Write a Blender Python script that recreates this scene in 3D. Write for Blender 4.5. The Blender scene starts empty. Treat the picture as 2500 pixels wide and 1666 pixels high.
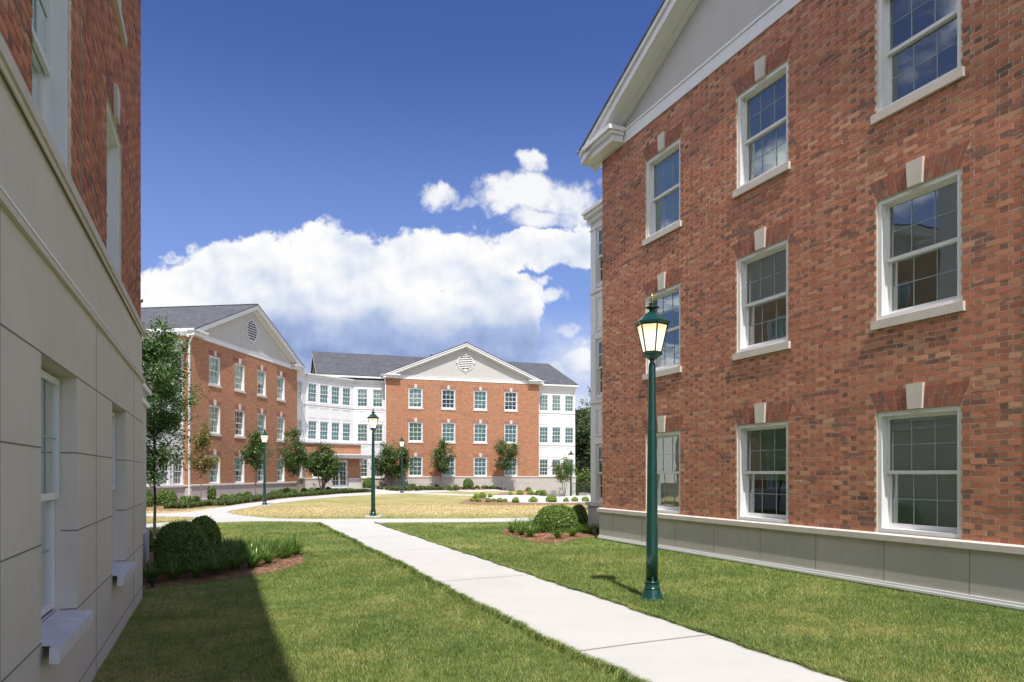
import bpy, bmesh, math, random
import numpy as np
from mathutils import Vector, Matrix
from mathutils.geometry import delaunay_2d_cdt

SC = bpy.context.scene
COL = SC.collection
R = math.radians
rng = np.random.default_rng(7)
random.seed(7)

# ------------------------------------------------------------------ camera
F, CX, HZ, EYE = 1735.0, 1250.0, 1156.0, 1.64      # calibrated on the 2500 px wide photograph
cam_d = bpy.data.cameras.new("camera")
cam = bpy.data.objects.new("camera", cam_d)
COL.objects.link(cam)
cam.location = (0, 0, EYE)
cam.rotation_euler = (R(90), 0, 0)
cam_d.sensor_width = 36
cam_d.lens = F / 2500 * 36
cam_d.shift_y = (HZ - 833) / 2500
cam_d.clip_start = 0.05
cam_d.clip_end = 5000
SC.camera = cam

# ------------------------------------------------------------------ light
SUN_EL, SUN_TRAVEL = R(61), R(11.2)           # elevation; light travels this far left of the view
td = Vector((-math.sin(SUN_TRAVEL) * math.cos(SUN_EL), math.cos(SUN_TRAVEL) * math.cos(SUN_EL), -math.sin(SUN_EL)))
sun_d = bpy.data.lights.new("sun", 'SUN')
sun_d.energy = 3.9
sun_d.angle = R(0.5)
sun_d.color = (1.0, 0.955, 0.89)
sun = bpy.data.objects.new("sun", sun_d)
COL.objects.link(sun)
sun.rotation_euler = td.to_track_quat('-Z', 'Y').to_euler()
sun.location = (5, -20, 40)
SC.view_settings.view_transform = 'Standard'
SC.view_settings.look = 'None'
SC.view_settings.exposure = 0.62
SC.view_settings.gamma = 1.0
SC.view_settings.use_curve_mapping = False

# ------------------------------------------------------------------ node helpers
class NT:
    def __init__(s, tree):
        s.t = tree; s.n = tree.nodes; s.l = tree.links
    def node(s, typ, **kw):
        n = s.n.new(typ)
        for k, v in kw.items():
            setattr(n, k, v)
        return n
    def setin(s, sock, v):
        if v is None: return
        if isinstance(v, bpy.types.NodeSocket): s.l.new(v, sock)
        else:
            if sock.type == 'RGBA' and not isinstance(v, (int, float)) and len(v) == 3: v = (*v, 1)
            sock.default_value = v
    def m(s, op, a, b=None, c=None, clamp=False):
        n = s.node('ShaderNodeMath', operation=op, use_clamp=clamp)
        s.setin(n.inputs[0], a); s.setin(n.inputs[1], b); s.setin(n.inputs[2], c)
        return n.outputs[0]
    def mix(s, f, a, b, mode='MIX'):
        n = s.node('ShaderNodeMix', data_type='RGBA', blend_type=mode, clamp_factor=True)
        s.setin(n.inputs[0], f); s.setin(n.inputs[6], a); s.setin(n.inputs[7], b)
        return n.outputs[2]
    def noise(s, vec, scale, detail=4, rough=.55, dist=0.0, lac=2.0):
        n = s.node('ShaderNodeTexNoise')
        if vec is not None: s.l.new(vec, n.inputs['Vector'])
        n.inputs['Scale'].default_value = scale; n.inputs['Detail'].default_value = detail
        n.inputs['Roughness'].default_value = rough; n.inputs['Distortion'].default_value = dist
        n.inputs['Lacunarity'].default_value = lac
        return n.outputs['Fac']
    def ramp(s, fac, stops, interp='LINEAR'):
        n = s.node('ShaderNodeValToRGB')
        cr = n.color_ramp; cr.interpolation = interp
        while len(cr.elements) < len(stops): cr.elements.new(0.5)
        for e, (p, c) in zip(cr.elements, stops):
            e.position = p; e.color = (*c, 1) if len(c) == 3 else c
        s.l.new(fac, n.inputs[0])
        return n.outputs[0]
    def sep(s, v):
        n = s.node('ShaderNodeSeparateXYZ'); s.l.new(v, n.inputs[0]); return n.outputs
    def comb(s, x, y, z=0.0):
        n = s.node('ShaderNodeCombineXYZ')
        for i, v in enumerate((x, y, z)): s.setin(n.inputs[i], v)
        return n.outputs[0]
    def smooth(s, v, a, b):
        n = s.node('ShaderNodeMapRange', interpolation_type='SMOOTHSTEP')
        s.setin(n.inputs[0], v); n.inputs[1].default_value = a; n.inputs[2].default_value = b
        return n.outputs[0]
    def lin(s, v, a, b, c=0.0, d=1.0):
        n = s.node('ShaderNodeMapRange')
        s.setin(n.inputs[0], v); n.inputs[1].default_value = a; n.inputs[2].default_value = b
        n.inputs[3].default_value = c; n.inputs[4].default_value = d
        return n.outputs[0]

def mat(name):
    m = bpy.data.materials.new(name); m.use_nodes = True
    t = NT(m.node_tree)
    b = m.node_tree.nodes['Principled BSDF']
    return m, t, b
def bump(t, b, h, strength, dist):
    n = t.node('ShaderNodeBump'); n.inputs['Strength'].default_value = strength
    n.inputs['Distance'].default_value = dist
    t.l.new(h, n.inputs['Height']); t.l.new(n.outputs[0], b.inputs['Normal'])

# ------------------------------------------------------------------ sky with clouds
world = bpy.data.worlds.new("World"); SC.world = world
world.use_nodes = True
wt = NT(world.node_tree)
bg = world.node_tree.nodes['Background']
sky = wt.node('ShaderNodeTexSky', sky_type='NISHITA')
sky.sun_disc = False
sky.sun_elevation = SUN_EL
sky.sun_rotation = math.atan2(-td.x, -td.y)
sky.altitude = 300; sky.air_density = 1.0; sky.dust_density = 0.6; sky.ozone_density = 3.0
WSTR = 0.09
CLOUD = 0.93
tc = wt.node('ShaderNodeTexCoord')
dx, dy, dz = wt.sep(tc.outputs['Generated'])
sy = wt.m('MAXIMUM', dy, 0.12)
U = wt.m('DIVIDE', dx, sy); V = wt.m('DIVIDE', dz, sy)
PX = wt.m('MULTIPLY_ADD', U, F / 1000, CX / 1000)
PY = wt.m('MULTIPLY_ADD', V, -F / 1000, HZ / 1000)
P = wt.comb(PX, PY)
warpn = wt.noise(P, 5.0, 5, .6)
warp2 = wt.noise(wt.comb(PX, PY, 4.3), 5.0, 5, .6)
wf = wt.m('SUBTRACT', wt.noise(P, 17.0, 4, .6), .5); wf2 = wt.m('SUBTRACT', wt.noise(wt.comb(PX, PY, 7.7), 17.0, 4, .6), .5)
QX = wt.m('ADD', wt.m('ADD', PX, wt.m('MULTIPLY', wt.m('SUBTRACT', warpn, .5), .12)), wt.m('MULTIPLY', wf, .055))
QY = wt.m('ADD', wt.m('ADD', PY, wt.m('MULTIPLY', wt.m('SUBTRACT', warp2, .5), .12)), wt.m('MULTIPLY', wf2, .055))
def ell(lst):
    out = None
    for cx, cy, rx, ry, w in lst:
        k = 1.0625 / 1000
        a = wt.m('DIVIDE', wt.m('SUBTRACT', QX, cx * k), rx * k)
        b = wt.m('DIVIDE', wt.m('SUBTRACT', QY, cy * k), ry * k)
        d = wt.m('ADD', wt.m('MULTIPLY', a, a), wt.m('MULTIPLY', b, b))
        f = wt.m('MULTIPLY', wt.m('SUBTRACT', 1.0, d), w)
        if out is None: out = f
        else:
            out = wt.m('SMOOTH_MAX', out, f, 0.12)
    return out
big = ell([(420, 680, 170, 95, 1), (540, 640, 150, 95, 1), (640, 610, 120, 80, 1), (740, 590, 100, 98, 1), (830, 620, 140, 95, 1),
           (960, 610, 110, 90, 1), (1080, 620, 120, 105, 1), (1200, 575, 110, 52, 1), (1290, 570, 100, 48, 1), (860, 730, 330, 90, 1.1),
           (1150, 700, 95, 90, 1), (1040, 745, 190, 62, 1), (1195, 760, 60, 70, .8), (560, 720, 300, 90, 1), (1340, 550, 70, 45, .9), (900, 800, 380, 70, 1.1), (1090, 805, 170, 60, 1)])
small = ell([(1015, 450, 62, 34, .9), (1090, 468, 60, 26, .8), (1150, 452, 80, 46, 1), (1235, 440, 75, 58, 1.1), (1320, 460, 85, 66, 1.1), (1220, 370, 50, 34, .95),
             (1270, 502, 130, 34, .9), (1262, 690, 46, 26, .75), (1235, 640, 22, 14, .6), (1290, 770, 60, 30, .8), (1335, 840, 60, 60, 1), (1270, 855, 90, 34, .9), (385, 590, 26, 12, .6),
             (1345, 790, 22, 22, .6)])
n1 = wt.noise(P, 9.0, 10, .62)
nz = wt.m('SUBTRACT', n1, .5)
dens_big = wt.smooth(wt.m('MULTIPLY_ADD', nz, 1.9, big), 0.06, 0.42)
dens_small = wt.smooth(wt.m('MULTIPLY_ADD', nz, 2.6, small), 0.10, 0.95)
# thin veil low over the horizon
veiln = wt.noise(wt.comb(wt.m('MULTIPLY', PX, 0.6), PY), 7.0, 7, .55)
veil = wt.m('MULTIPLY', wt.smooth(PY, .74, .90), wt.smooth(veiln, .26, .62))
dens = wt.m('MAXIMUM', wt.m('MAXIMUM', dens_big, wt.m('MULTIPLY', dens_small, .93)), wt.m('MULTIPLY', veil, .85))
# rest of the dome: out-of-view cumulus thickened for fill light, planar projection
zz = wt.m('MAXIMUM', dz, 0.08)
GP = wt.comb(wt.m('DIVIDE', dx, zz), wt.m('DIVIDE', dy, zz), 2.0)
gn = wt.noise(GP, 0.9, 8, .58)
dens_fill = wt.m('MULTIPLY', wt.smooth(gn, .47, .59), wt.smooth(dz, .03, .12))
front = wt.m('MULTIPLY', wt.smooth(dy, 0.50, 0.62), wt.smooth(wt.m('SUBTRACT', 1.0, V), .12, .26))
dens = wt.m('ADD', wt.m('MULTIPLY', dens, front), wt.m('MULTIPLY', dens_fill, wt.m('SUBTRACT', 1.0, front)))
# puffs: cloud lit from the upper right, grey-blue base
n_a = wt.noise(P, 5.0, 6, .50)
n_b = wt.noise(wt.comb(wt.m('ADD', PX, .014), wt.m('SUBTRACT', PY, .024)), 5.0, 6, .50)
relief = wt.m('SUBTRACT', n_a, n_b)
base = wt.smooth(wt.m('ADD', PY, wt.m('MULTIPLY', wt.m('SUBTRACT', warpn, .5), .22)), .705, .845)
base = wt.m('MULTIPLY', base, wt.lin(PX, 1.30, 1.42, 1.0, 0.25))
base = wt.m('MULTIPLY', base, wt.lin(PX, .42, .66, .15, 1.0))
mid = wt.noise(P, 3.2, 4, .5)
lum = wt.m('ADD', wt.m('MULTIPLY_ADD', relief, 2.1, .865), wt.m('MULTIPLY', wt.m('SUBTRACT', mid, .5), .75))
lum = wt.m('ADD', lum, wt.m('MULTIPLY', wt.m('SUBTRACT', 1.0, wt.smooth(big, .25, .75)), .12))
lum = wt.m('SUBTRACT', lum, wt.m('MULTIPLY', base, .66), clamp=True)
ccol = wt.ramp(lum, [(0.0, (.24, .34, .62)), (.35, (.42, .52, .77)), (.65, (.72, .78, .90)), (.85, (.90, .925, .97)), (1.0, (1.0, 1.0, 1.0))])
cl = wt.node('ShaderNodeVectorMath', operation='SCALE'); wt.l.new(ccol, cl.inputs[0]); 
# (clouds out of view overhead and behind are brightened to add fill light)
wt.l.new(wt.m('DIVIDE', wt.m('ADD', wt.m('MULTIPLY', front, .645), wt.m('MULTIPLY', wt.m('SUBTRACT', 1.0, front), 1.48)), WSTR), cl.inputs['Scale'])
hs = wt.node('ShaderNodeHueSaturation'); hs.inputs['Saturation'].default_value = 1.04; hs.inputs['Value'].default_value = 1.0
wt.l.new(sky.outputs[0], hs.inputs['Color'])
skyc = wt.mix(1.0, hs.outputs[0], (0.56, 0.615, 1.0), 'MULTIPLY')
# the air grows paler towards the horizon
pale = wt.node('ShaderNodeVectorMath', operation='SCALE'); pale.inputs[0].default_value = (.195, .295, .560); pale.inputs['Scale'].default_value = 1 / WSTR
skyc = wt.mix(wt.m('MULTIPLY', wt.m('SUBTRACT', 1.0, wt.smooth(dz, .12, .54)), .78), skyc, pale.outputs[0])
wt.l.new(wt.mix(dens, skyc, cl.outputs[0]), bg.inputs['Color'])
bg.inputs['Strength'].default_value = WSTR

# ------------------------------------------------------------------ ground height
GC = np.array([
 (0,0,0),(0,-8,0),(8,-8,0),(-8,-5,-.2),(2,5,0),(-1,6,-.05),(-3.4,5.6,-.2),(-4.4,8,-.21),(-5.6,10.8,-.21),(-6.6,15,-.12),(-8,20,-.05),(-12,14,-.2),
 (1.8,9.2,0),(4,12,0),(2.3,17.6,0),(4,14,0),(7,17,0),(6.1,8.4,0),(1,13,0),(-1.8,13,0),(0,20,0),(-3,18,0),(-5.3,23,0),(3.2,23,0),
 (-4.94,25.6,.06),(0,27,.05),(5,27,.02),(-12.4,36,0),(-9,30,.02),(-16,34,0),(-4,34,.1),(2,34,.05),(7.55*-1,49,.27),(-10,43,.15),
 (-18.4,41,.02),(-17,48,.08),(-16.5,55,.14),(-15,52,.18),(-14,57.5,.42),(-11,61.5,.47),(-8,55,.36),(-2,54,.25),(-4,64,.40),(0,44,.12),(5,40,.02),(5,46,.08),
 (0,49,.18),(5,48.8,.10),(9,48,.10),(3.5,52.0,-.5),(5,53,-1.0),(8,54,-1.0),(0,58,.10),(2.6,60,-.3),(4,58,-.8),(6,60,-1.3),(1,66,.05),(4,67,-.9),(8,70,-1.5),
 (-25,30,-.2),(-30,60,.2),(30,30,0),(40,60,-1.5),(12,90,-2),(-20,95,.5),(30,0,0),(-30,0,-.3),(60,120,-2),(-60,120,1),(0,140,-1)], float)
def gz(x, y):
    x = np.asarray(x, float); y = np.asarray(y, float)
    d2 = (x[..., None] - GC[:, 0])**2 + (y[..., None] - GC[:, 1])**2 + 1.2
    w = d2**-1.9
    return (w * GC[:, 2]).sum(-1) / w.sum(-1)
def G(px, py):
    """a point of the photograph -> the place on the ground it shows"""
    Y = np.linspace(1.5, 160, 3200); X = (px - CX) / F * Y
    dzv = (EYE - (py - HZ) / F * Y) - gz(X, Y)
    i = int(np.argmax(dzv <= 0)) if (dzv <= 0).any() else len(Y) - 1
    a = max(i - 1, 0); t = dzv[a] / (dzv[a] - dzv[i] + 1e-9)
    y = Y[a] + t * (Y[i] - Y[a])
    return ((px - CX) / F * y, y)
def gpt(px, py):
    x, y = G(px, py); return Vector((x, y, float(gz(x, y))))
def at(px, Y):
    x = (px - CX) / F * Y; return Vector((x, Y, float(gz(x, Y))))
def inpoly(xs, ys, poly):
    xs = np.asarray(xs); ys = np.asarray(ys); c = np.zeros(xs.shape, bool); n = len(poly)
    for i in range(n):
        x1, y1 = poly[i]; x2, y2 = poly[i - 1]
        if y1 == y2: continue
        c ^= ((y1 > ys) != (y2 > ys)) & (xs < (x2 - x1) * (ys - y1) / (y2 - y1) + x1)
    return c

# ------------------------------------------------------------------ mesh helpers
def auto_uv(me):
    n = len(me.loops)
    if not n: return
    uvl = me.uv_layers.new(name="UVMap")
    vs = np.empty(len(me.vertices) * 3); me.vertices.foreach_get('co', vs); vs = vs.reshape(-1, 3)
    vi = np.empty(n, np.int32); me.loops.foreach_get('vertex_index', vi)
    pn = np.empty(len(me.polygons) * 3); me.polygons.foreach_get('normal', pn); pn = pn.reshape(-1, 3)
    lt = np.empty(len(me.polygons), np.int32); me.polygons.foreach_get('loop_total', lt)
    N = np.repeat(pn, lt, axis=0)
    T = np.stack([-N[:, 1], N[:, 0], np.zeros(n)], 1)
    ln = np.linalg.norm(T, axis=1); flat = ln < 1e-3
    T[flat] = (1, 0, 0); T[~flat] /= ln[~flat][:, None]
    B = np.cross(N, T)
    p = vs[vi]
    uv = np.stack([(p * T).sum(1), (p * B).sum(1)], 1)
    uvl.data.foreach_set('uv', uv.ravel().astype(np.float32))

class MB:
    def __init__(s): s.v = []; s.f = []; s.mi = []; s.cur = 0
    def add(s, vs, fs):
        o = len(s.v); s.v += [tuple(v) for v in vs]
        for f in fs: s.f.append(tuple(i + o for i in f)); s.mi.append(s.cur)
    def quad(s, a, b, c, d): s.add([a, b, c, d], [(0, 1, 2, 3)])
    def box(s, x0, x1, y0, y1, z0, z1):
        if x0 > x1: x0, x1 = x1, x0
        if y0 > y1: y0, y1 = y1, y0
        s.add([(x0,y0,z0),(x1,y0,z0),(x1,y1,z0),(x0,y1,z0),(x0,y0,z1),(x1,y0,z1),(x1,y1,z1),(x0,y1,z1)],
              [(0,3,2,1),(4,5,6,7),(0,1,5,4),(1,2,6,5),(2,3,7,6),(3,0,4,7)])
    def prism(s, poly, y0, y1):
        """polygon in x,z (counter-clockwise seen from -y) extruded along y"""
        n = len(poly)
        s.add([(x, y0, z) for x, z in poly] + [(x, y1, z) for x, z in poly],
              [tuple(range(n)), tuple(range(2*n-1, n-1, -1))] + [((i+1) % n, i, i+n, (i+1) % n + n) for i in range(n)])
    def vprism(s, poly, z0, z1):
        n = len(poly)
        s.add([(x, y, z0) for x, y in poly] + [(x, y, z1) for x, y in poly],
              [tuple(range(n-1, -1, -1)), tuple(range(n, 2*n))] + [(i, (i+1) % n, (i+1) % n + n, i+n) for i in range(n)])
    def lathe(s, prof, seg=24, c=(0, 0), rot=0.0):
        vs = []; fs = []
        for r, z in prof:
            for k in range(seg):
                a = rot + 2 * math.pi * k / seg
                vs.append((c[0] + r * math.cos(a), c[1] + r * math.sin(a), z))
        for i in range(len(prof) - 1):
            for k in range(seg):
                k2 = (k + 1) % seg
                fs.append((i*seg+k, i*seg+k2, (i+1)*seg+k2, (i+1)*seg+k))
        fs.append(tuple(range(seg-1, -1, -1))); fs.append(tuple((len(prof)-1)*seg + k for k in range(seg)))
        s.add(vs, fs)
    def tube(s, p0, p1, r0, r1, seg=6, cap=False):
        p0 = Vector(p0); p1 = Vector(p1); d = (p1 - p0)
        if d.length < 1e-6: return
        d.normalize(); a = d.orthogonal().normalized(); b = d.cross(a)
        vs = []
        for p, r in ((p0, r0), (p1, r1)):
            for k in range(seg):
                t = 2 * math.pi * k / seg; vs.append(p + (a * math.cos(t) + b * math.sin(t)) * r)
        fs = [(k, (k+1) % seg, (k+1) % seg + seg, k + seg) for k in range(seg)]
        if cap: fs += [tuple(range(seg-1, -1, -1)), tuple(range(seg, 2*seg))]
        s.add(vs, fs)
    def mesh(s, name, mats, smooth=False, uv=True):
        me = bpy.data.meshes.new(name)
        me.from_pydata(s.v, [], s.f)
        for m in mats: me.materials.append(m)
        if len(mats) > 1: me.polygons.foreach_set('material_index', s.mi)
        me.update()
        if uv: auto_uv(me)
        if smooth: me.polygons.foreach_set('use_smooth', [True] * len(me.polygons))
        return me

def link(name, data, parent=None, loc=(0, 0, 0), rz=0.0):
    o = bpy.data.objects.new(name, data); COL.objects.link(o)
    o.location = loc; o.rotation_euler = (0, 0, rz)
    if parent is not None: o.parent = parent
    return o
def obj(name, mb, mats, parent=None, loc=(0, 0, 0), rz=0.0, smooth=False):
    if not isinstance(mats, (list, tuple)): mats = [mats]
    return link(name, mb.mesh(name, mats, smooth), parent, loc, rz)
def thing(name, label, cat, loc=(0, 0, 0), rz=0.0, group=None):
    o = link(name, None, None, loc, rz); o.empty_display_size = .3
    return tag(o, label, cat, group)
def tag(o, label, cat, group=None):
    o['label'] = label; o['category'] = cat
    if group: o['group'] = group
    return o
def np_mesh(name, verts, faces, mats, mi=None, smooth=False):
    me = bpy.data.meshes.new(name)
    nv, (nf, k) = len(verts), faces.shape
    me.vertices.add(nv); me.vertices.foreach_set('co', np.asarray(verts, np.float32).ravel())
    me.loops.add(nf * k); me.loops.foreach_set('vertex_index', faces.astype(np.int32).ravel())
    me.polygons.add(nf); me.polygons.foreach_set('loop_start', np.arange(0, nf * k, k, dtype=np.int32))
    try: me.polygons.foreach_set('loop_total', np.full(nf, k, np.int32))
    except Exception: pass
    for m in mats: me.materials.append(m)
    if mi is not None: me.polygons.foreach_set('material_index', mi.astype(np.int32))
    if smooth: me.polygons.foreach_set('use_smooth', np.ones(nf, bool))
    me.update(calc_edges=True)
    return me
ORD = ['first', 'second', 'third', 'fourth', 'fifth', 'sixth', 'seventh', 'eighth', 'ninth', 'tenth', 'eleventh', 'twelfth',
       'thirteenth', 'fourteenth', 'fifteenth', 'sixteenth', 'seventeenth', 'eighteenth', 'nineteenth', 'twentieth', 'twenty-first', 'twenty-second', 'twenty-third']
# ------------------------------------------------------------------ materials
def brick_material(name, warm=0.0):
    m, t, b = mat(name)
    tc = t.node('ShaderNodeTexCoord')
    wob = t.noise(tc.outputs['UV'], 9.0, 2, .5)
    u, v, _ = t.sep(tc.outputs['UV'])
    v = t.m('ADD', v, t.m('MULTIPLY', t.m('SUBTRACT', wob, .5), .006))
    CH, PER, FR = .0747, .316, .66
    row = t.m('FLOOR', t.m('DIVIDE', v, CH)); fv = t.m('FRACT', t.m('DIVIDE', v, CH))
    jit = t.node('ShaderNodeTexWhiteNoise', noise_dimensions='1D'); t.l.new(row, jit.inputs['W'])
    u = t.m('ADD', u, t.m('MULTIPLY', t.m('MODULO', t.m('ABSOLUTE', row), 2.0), PER / 2))
    u = t.m('ADD', u, t.m('MULTIPLY', jit.outputs['Value'], .008))
    un = t.m('DIVIDE', u, PER)
    cell = t.m('FLOOR', un); fu = t.m('FRACT', un)
    head = t.m('GREATER_THAN', fu, FR)
    bid = t.comb(cell, row, head)
    wn = t.node('ShaderNodeTexWhiteNoise', noise_dimensions='3D'); t.l.new(bid, wn.inputs['Vector'])
    rnd = wn.outputs['Value']; r2, r3, r4 = t.sep(wn.outputs['Color'])
    # distance to the joints, in metres
    du_s = t.m('MULTIPLY', t.m('MINIMUM', fu, t.m('SUBTRACT', FR, fu)), PER)
    du_h = t.m('MULTIPLY', t.m('MINIMUM', t.m('SUBTRACT', fu, FR), t.m('SUBTRACT', 1.0, fu)), PER)
    du = t.m('ADD', t.m('MULTIPLY', du_s, t.m('SUBTRACT', 1.0, head)), t.m('MULTIPLY', du_h, head))
    dv = t.m('MULTIPLY', t.m('MINIMUM', fv, t.m('SUBTRACT', 1.0, fv)), CH)
    dd = t.m('MINIMUM', du, dv)
    edge = t.noise(tc.outputs['UV'], 60.0, 3, .6)
    dd = t.m('ADD', dd, t.m('MULTIPLY', t.m('SUBTRACT', edge, .5), .004))
    inside = t.smooth(dd, .0032, .0068)
    # clumps of dark bricks over the wall
    cw = t.comb(t.m('MULTIPLY', cell, PER), t.m('MULTIPLY', row, CH), 3.0)
    clump = t.noise(cw, 1.1, 3, .6)
    sel = t.m('ADD', rnd, t.m('MULTIPLY', t.m('SUBTRACT', clump, .5), .7), clamp=True)
    col = t.ramp(sel, [(0.0, (.56, .26, .135)), (.12, (.53, .225, .115)), (.25, (.52, .190, .098)), (.45, (.47, .155, .082)), (.65, (.42, .132, .072)),
                       (.84, (.36, .118, .068)), (.92, (.26, .108, .075)), (.97, (.16, .095, .080)), (1.0, (.11, .080, .075))])
    hd = t.m('MULTIPLY', head, t.lin(r4, 0, 1, .15, .85))
    col = t.mix(hd, col, (.25, .125, .075))
    tanb = t.m('GREATER_THAN', r2, .93)
    col = t.mix(t.m('MULTIPLY', tanb, .45), col, (.40, .26, .145))
    cl2 = t.noise(t.comb(t.m('MULTIPLY', t.m('MULTIPLY', cell, PER), 1.0), t.m('MULTIPLY', t.m('MULTIPLY', row, CH), 4.2), 8.0), 1.35, 3, .62)
    dk = t.m('MULTIPLY', t.smooth(t.m('ADD', cl2, t.m('MULTIPLY', r3, .10)), .615, .70), .72)
    col = t.mix(dk, col, (.175, .10, .082))
    hsv = t.node('ShaderNodeHueSaturation'); t.l.new(col, hsv.inputs['Color'])
    t.l.new(t.lin(r3, 0, 1, .86, 1.16), hsv.inputs['Value'])
    fine = t.noise(tc.outputs['UV'], 45.0, 5, .65)
    col = t.mix(t.lin(fine, .3, .75, 0, .55), hsv.outputs[0], t.mix(1.0, hsv.outputs[0], (.62, .60, .62), 'MULTIPLY'))
    if warm: col = t.mix(warm, col, (.63, .33, .170))
    mort = t.mix(t.noise(tc.outputs['UV'], 20, 3), (.27, .21, .155), (.38, .31, .235))
    t.l.new(t.mix(inside, mort, col), b.inputs['Base Color'])
    b.inputs['Roughness'].default_value = .88
    b.inputs['Specular IOR Level'].default_value = .25
    h = t.m('ADD', t.m('MULTIPLY', inside, 1.0), t.m('MULTIPLY', fine, .28))
    h = t.m('ADD', h, t.m('MULTIPLY', r4, .30))
    bump(t, b, h, 1.0, .015)
    return m
M_BRICK = brick_material("red_brick")
M_BRICK_FAR = brick_material("orange_red_brick", .34)

def laid_brick(name, stops, dark):
    m, t, b = mat(name)
    g = t.node('ShaderNodeNewGeometry'); tc = t.node('ShaderNodeTexCoord'); ob = tc.outputs['Object']
    rnd = g.outputs['Random Per Island']
    x, y, z = t.sep(ob)
    cl = t.noise(t.comb(x, z, 0.0), .9, 3, .6)
    cl2 = t.noise(t.comb(x, t.m('MULTIPLY', z, 3.5), 5.0), 1.3, 3, .6)
    sel = t.m('ADD', rnd, t.m('MULTIPLY', t.m('SUBTRACT', cl, .5), .5), clamp=True)
    col = t.ramp(sel, stops)
    wn = t.node('ShaderNodeTexWhiteNoise', noise_dimensions='1D'); t.l.new(t.m('MULTIPLY', rnd, 917.0), wn.inputs['W'])
    dk = t.m('GREATER_THAN', t.m('ADD', wn.outputs['Value'], t.m('MULTIPLY', t.m('SUBTRACT', cl2, .5), 2.2)), dark)
    col = t.mix(t.m('MULTIPLY', dk, .72), col, (.150, .095, .085))
    f1 = t.noise(ob, 28.0, 6, .7); f2 = t.noise(ob, 150.0, 3, .7)
    col = t.mix(t.lin(f1, .35, .75, 0, .5), col, t.mix(1.0, col, (.62, .58, .58), 'MULTIPLY'))
    col = t.mix(t.lin(f2, .45, .8, 0, .35), col, t.mix(1.0, col, (1.4, 1.35, 1.3), 'MULTIPLY'))
    # rain streaks and general weathering of the wall
    ws = t.noise(t.comb(t.m('MULTIPLY', x, 3.0), t.m('MULTIPLY', z, .35), 2.0), 1.0, 5, .6)
    col = t.mix(t.lin(ws, .45, .8, 0, .28), col, t.mix(1.0, col, (.70, .68, .68), 'MULTIPLY'))
    t.l.new(col, b.inputs['Base Color']); b.inputs['Roughness'].default_value = .9; b.inputs['Specular IOR Level'].default_value = .2
    bump(t, b, t.m('ADD', f1, t.m('MULTIPLY', f2, .4)), .8, .0035)
    return m
M_STRETCH = laid_brick("red_stretcher_brick", [(0, (.57, .31, .19)), (.12, (.55, .245, .145)), (.35, (.52, .215, .128)), (.6, (.49, .195, .116)), (.85, (.45, .175, .106)), (.96, (.38, .155, .10)), (1, (.29, .13, .095))], .985)
M_HEADER = laid_brick("brown_header_brick", [(0, (.45, .26, .16)), (.2, (.43, .180, .115)), (.6, (.38, .150, .098)), (.88, (.32, .150, .098)), (1, (.24, .12, .090))], .93)
def soldier_material():
    m, t, b = mat("soldier_brick")
    g = t.node('ShaderNodeNewGeometry')
    col = t.ramp(g.outputs['Random Per Island'], [(0, (.36, .125, .08)), (.5, (.29, .095, .062)), (.8, (.36, .16, .10)), (1, (.16, .08, .07))])
    tc = t.node('ShaderNodeTexCoord')
    n = t.noise(tc.outputs['Object'], 40, 5, .6)
    t.l.new(t.mix(t.lin(n, .3, .8, 0, .5), col, t.mix(1.0, col, (.6, .6, .6), 'MULTIPLY')), b.inputs['Base Color'])
    b.inputs['Roughness'].default_value = .9
    bump(t, b, n, .6, .004)
    return m
M_SOLDIER = soldier_material()

def plain(name, col, rough=.6, var=.10, scale=3.0, bs=0.0, bsc=40, spec=.4, fine=0.0, streak=0.0):
    m, t, b = mat(name)
    tc = t.node('ShaderNodeTexCoord')
    n = t.noise(tc.outputs['Object'], scale, 5, .6)
    c = t.mix(t.lin(n, .3, .7), tuple(x * (1 - var) for x in col), tuple(min(1, x * (1 + var)) for x in col))
    if fine:
        nf = t.noise(tc.outputs['Object'], bsc * 1.7, 3, .7)
        c = t.mix(t.lin(nf, .25, .75, 0, fine), c, (.0, .0, .0))
    if streak:
        mp = t.node('ShaderNodeMapping'); t.l.new(tc.outputs['UV'], mp.inputs[0]); mp.inputs['Scale'].default_value = (9, .7, 1)
        ns = t.noise(mp.outputs[0], 1.0, 5, .65)
        c = t.mix(t.lin(ns, .5, .8, 0, streak), c, tuple(x * .55 for x in col))
    t.l.new(c, b.inputs['Base Color'])
    b.inputs['Roughness'].default_value = rough; b.inputs['Specular IOR Level'].default_value = spec
    if bs:
        nb = t.noise(tc.outputs['Object'], bsc, 4, .65)
        bump(t, b, nb, bs, .006)
    return m
M_MORTAR = plain("tan_mortar", (.62, .54, .44), .95, .15, 12, .5, 150, .1)
M_WHITE = plain("white_paint", (.71, .71, .705), .45, .03, 1.5, .05, 12, .4, streak=.12)
M_VENT = plain("vent_grey_white", (.60, .60, .58), .55, .03, 2)
M_SOFFIT = plain("white_trim", (.78, .77, .74), .5, .03, 2)
M_STUCCO = plain("beige_stucco", (.50, .47, .43), .92, .06, 1.2, .35, 90, .15, fine=.10, streak=.25)
M_STUCCO_L = plain("grey_stucco", (.68, .625, .545), .92, .05, .9, .45, 120, .15, fine=.16, streak=.22)
M_TYMP = plain("pale_stucco", (.49, .475, .45), .9, .05, 1.0, .2, 60, .15, streak=.15)
M_STONE = plain("cast_stone", (.60, .55, .49), .85, .07, 4, .2, 60, .2, fine=.08, streak=.2)
M_SILL_L = plain("pale_marble_sill", (.62, .62, .62), .6, .14, 5, .1, 30, .3)
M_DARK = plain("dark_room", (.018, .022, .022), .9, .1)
M_JOINT = plain("joint_sealant", (.30, .24, .19), .9, .1)
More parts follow.
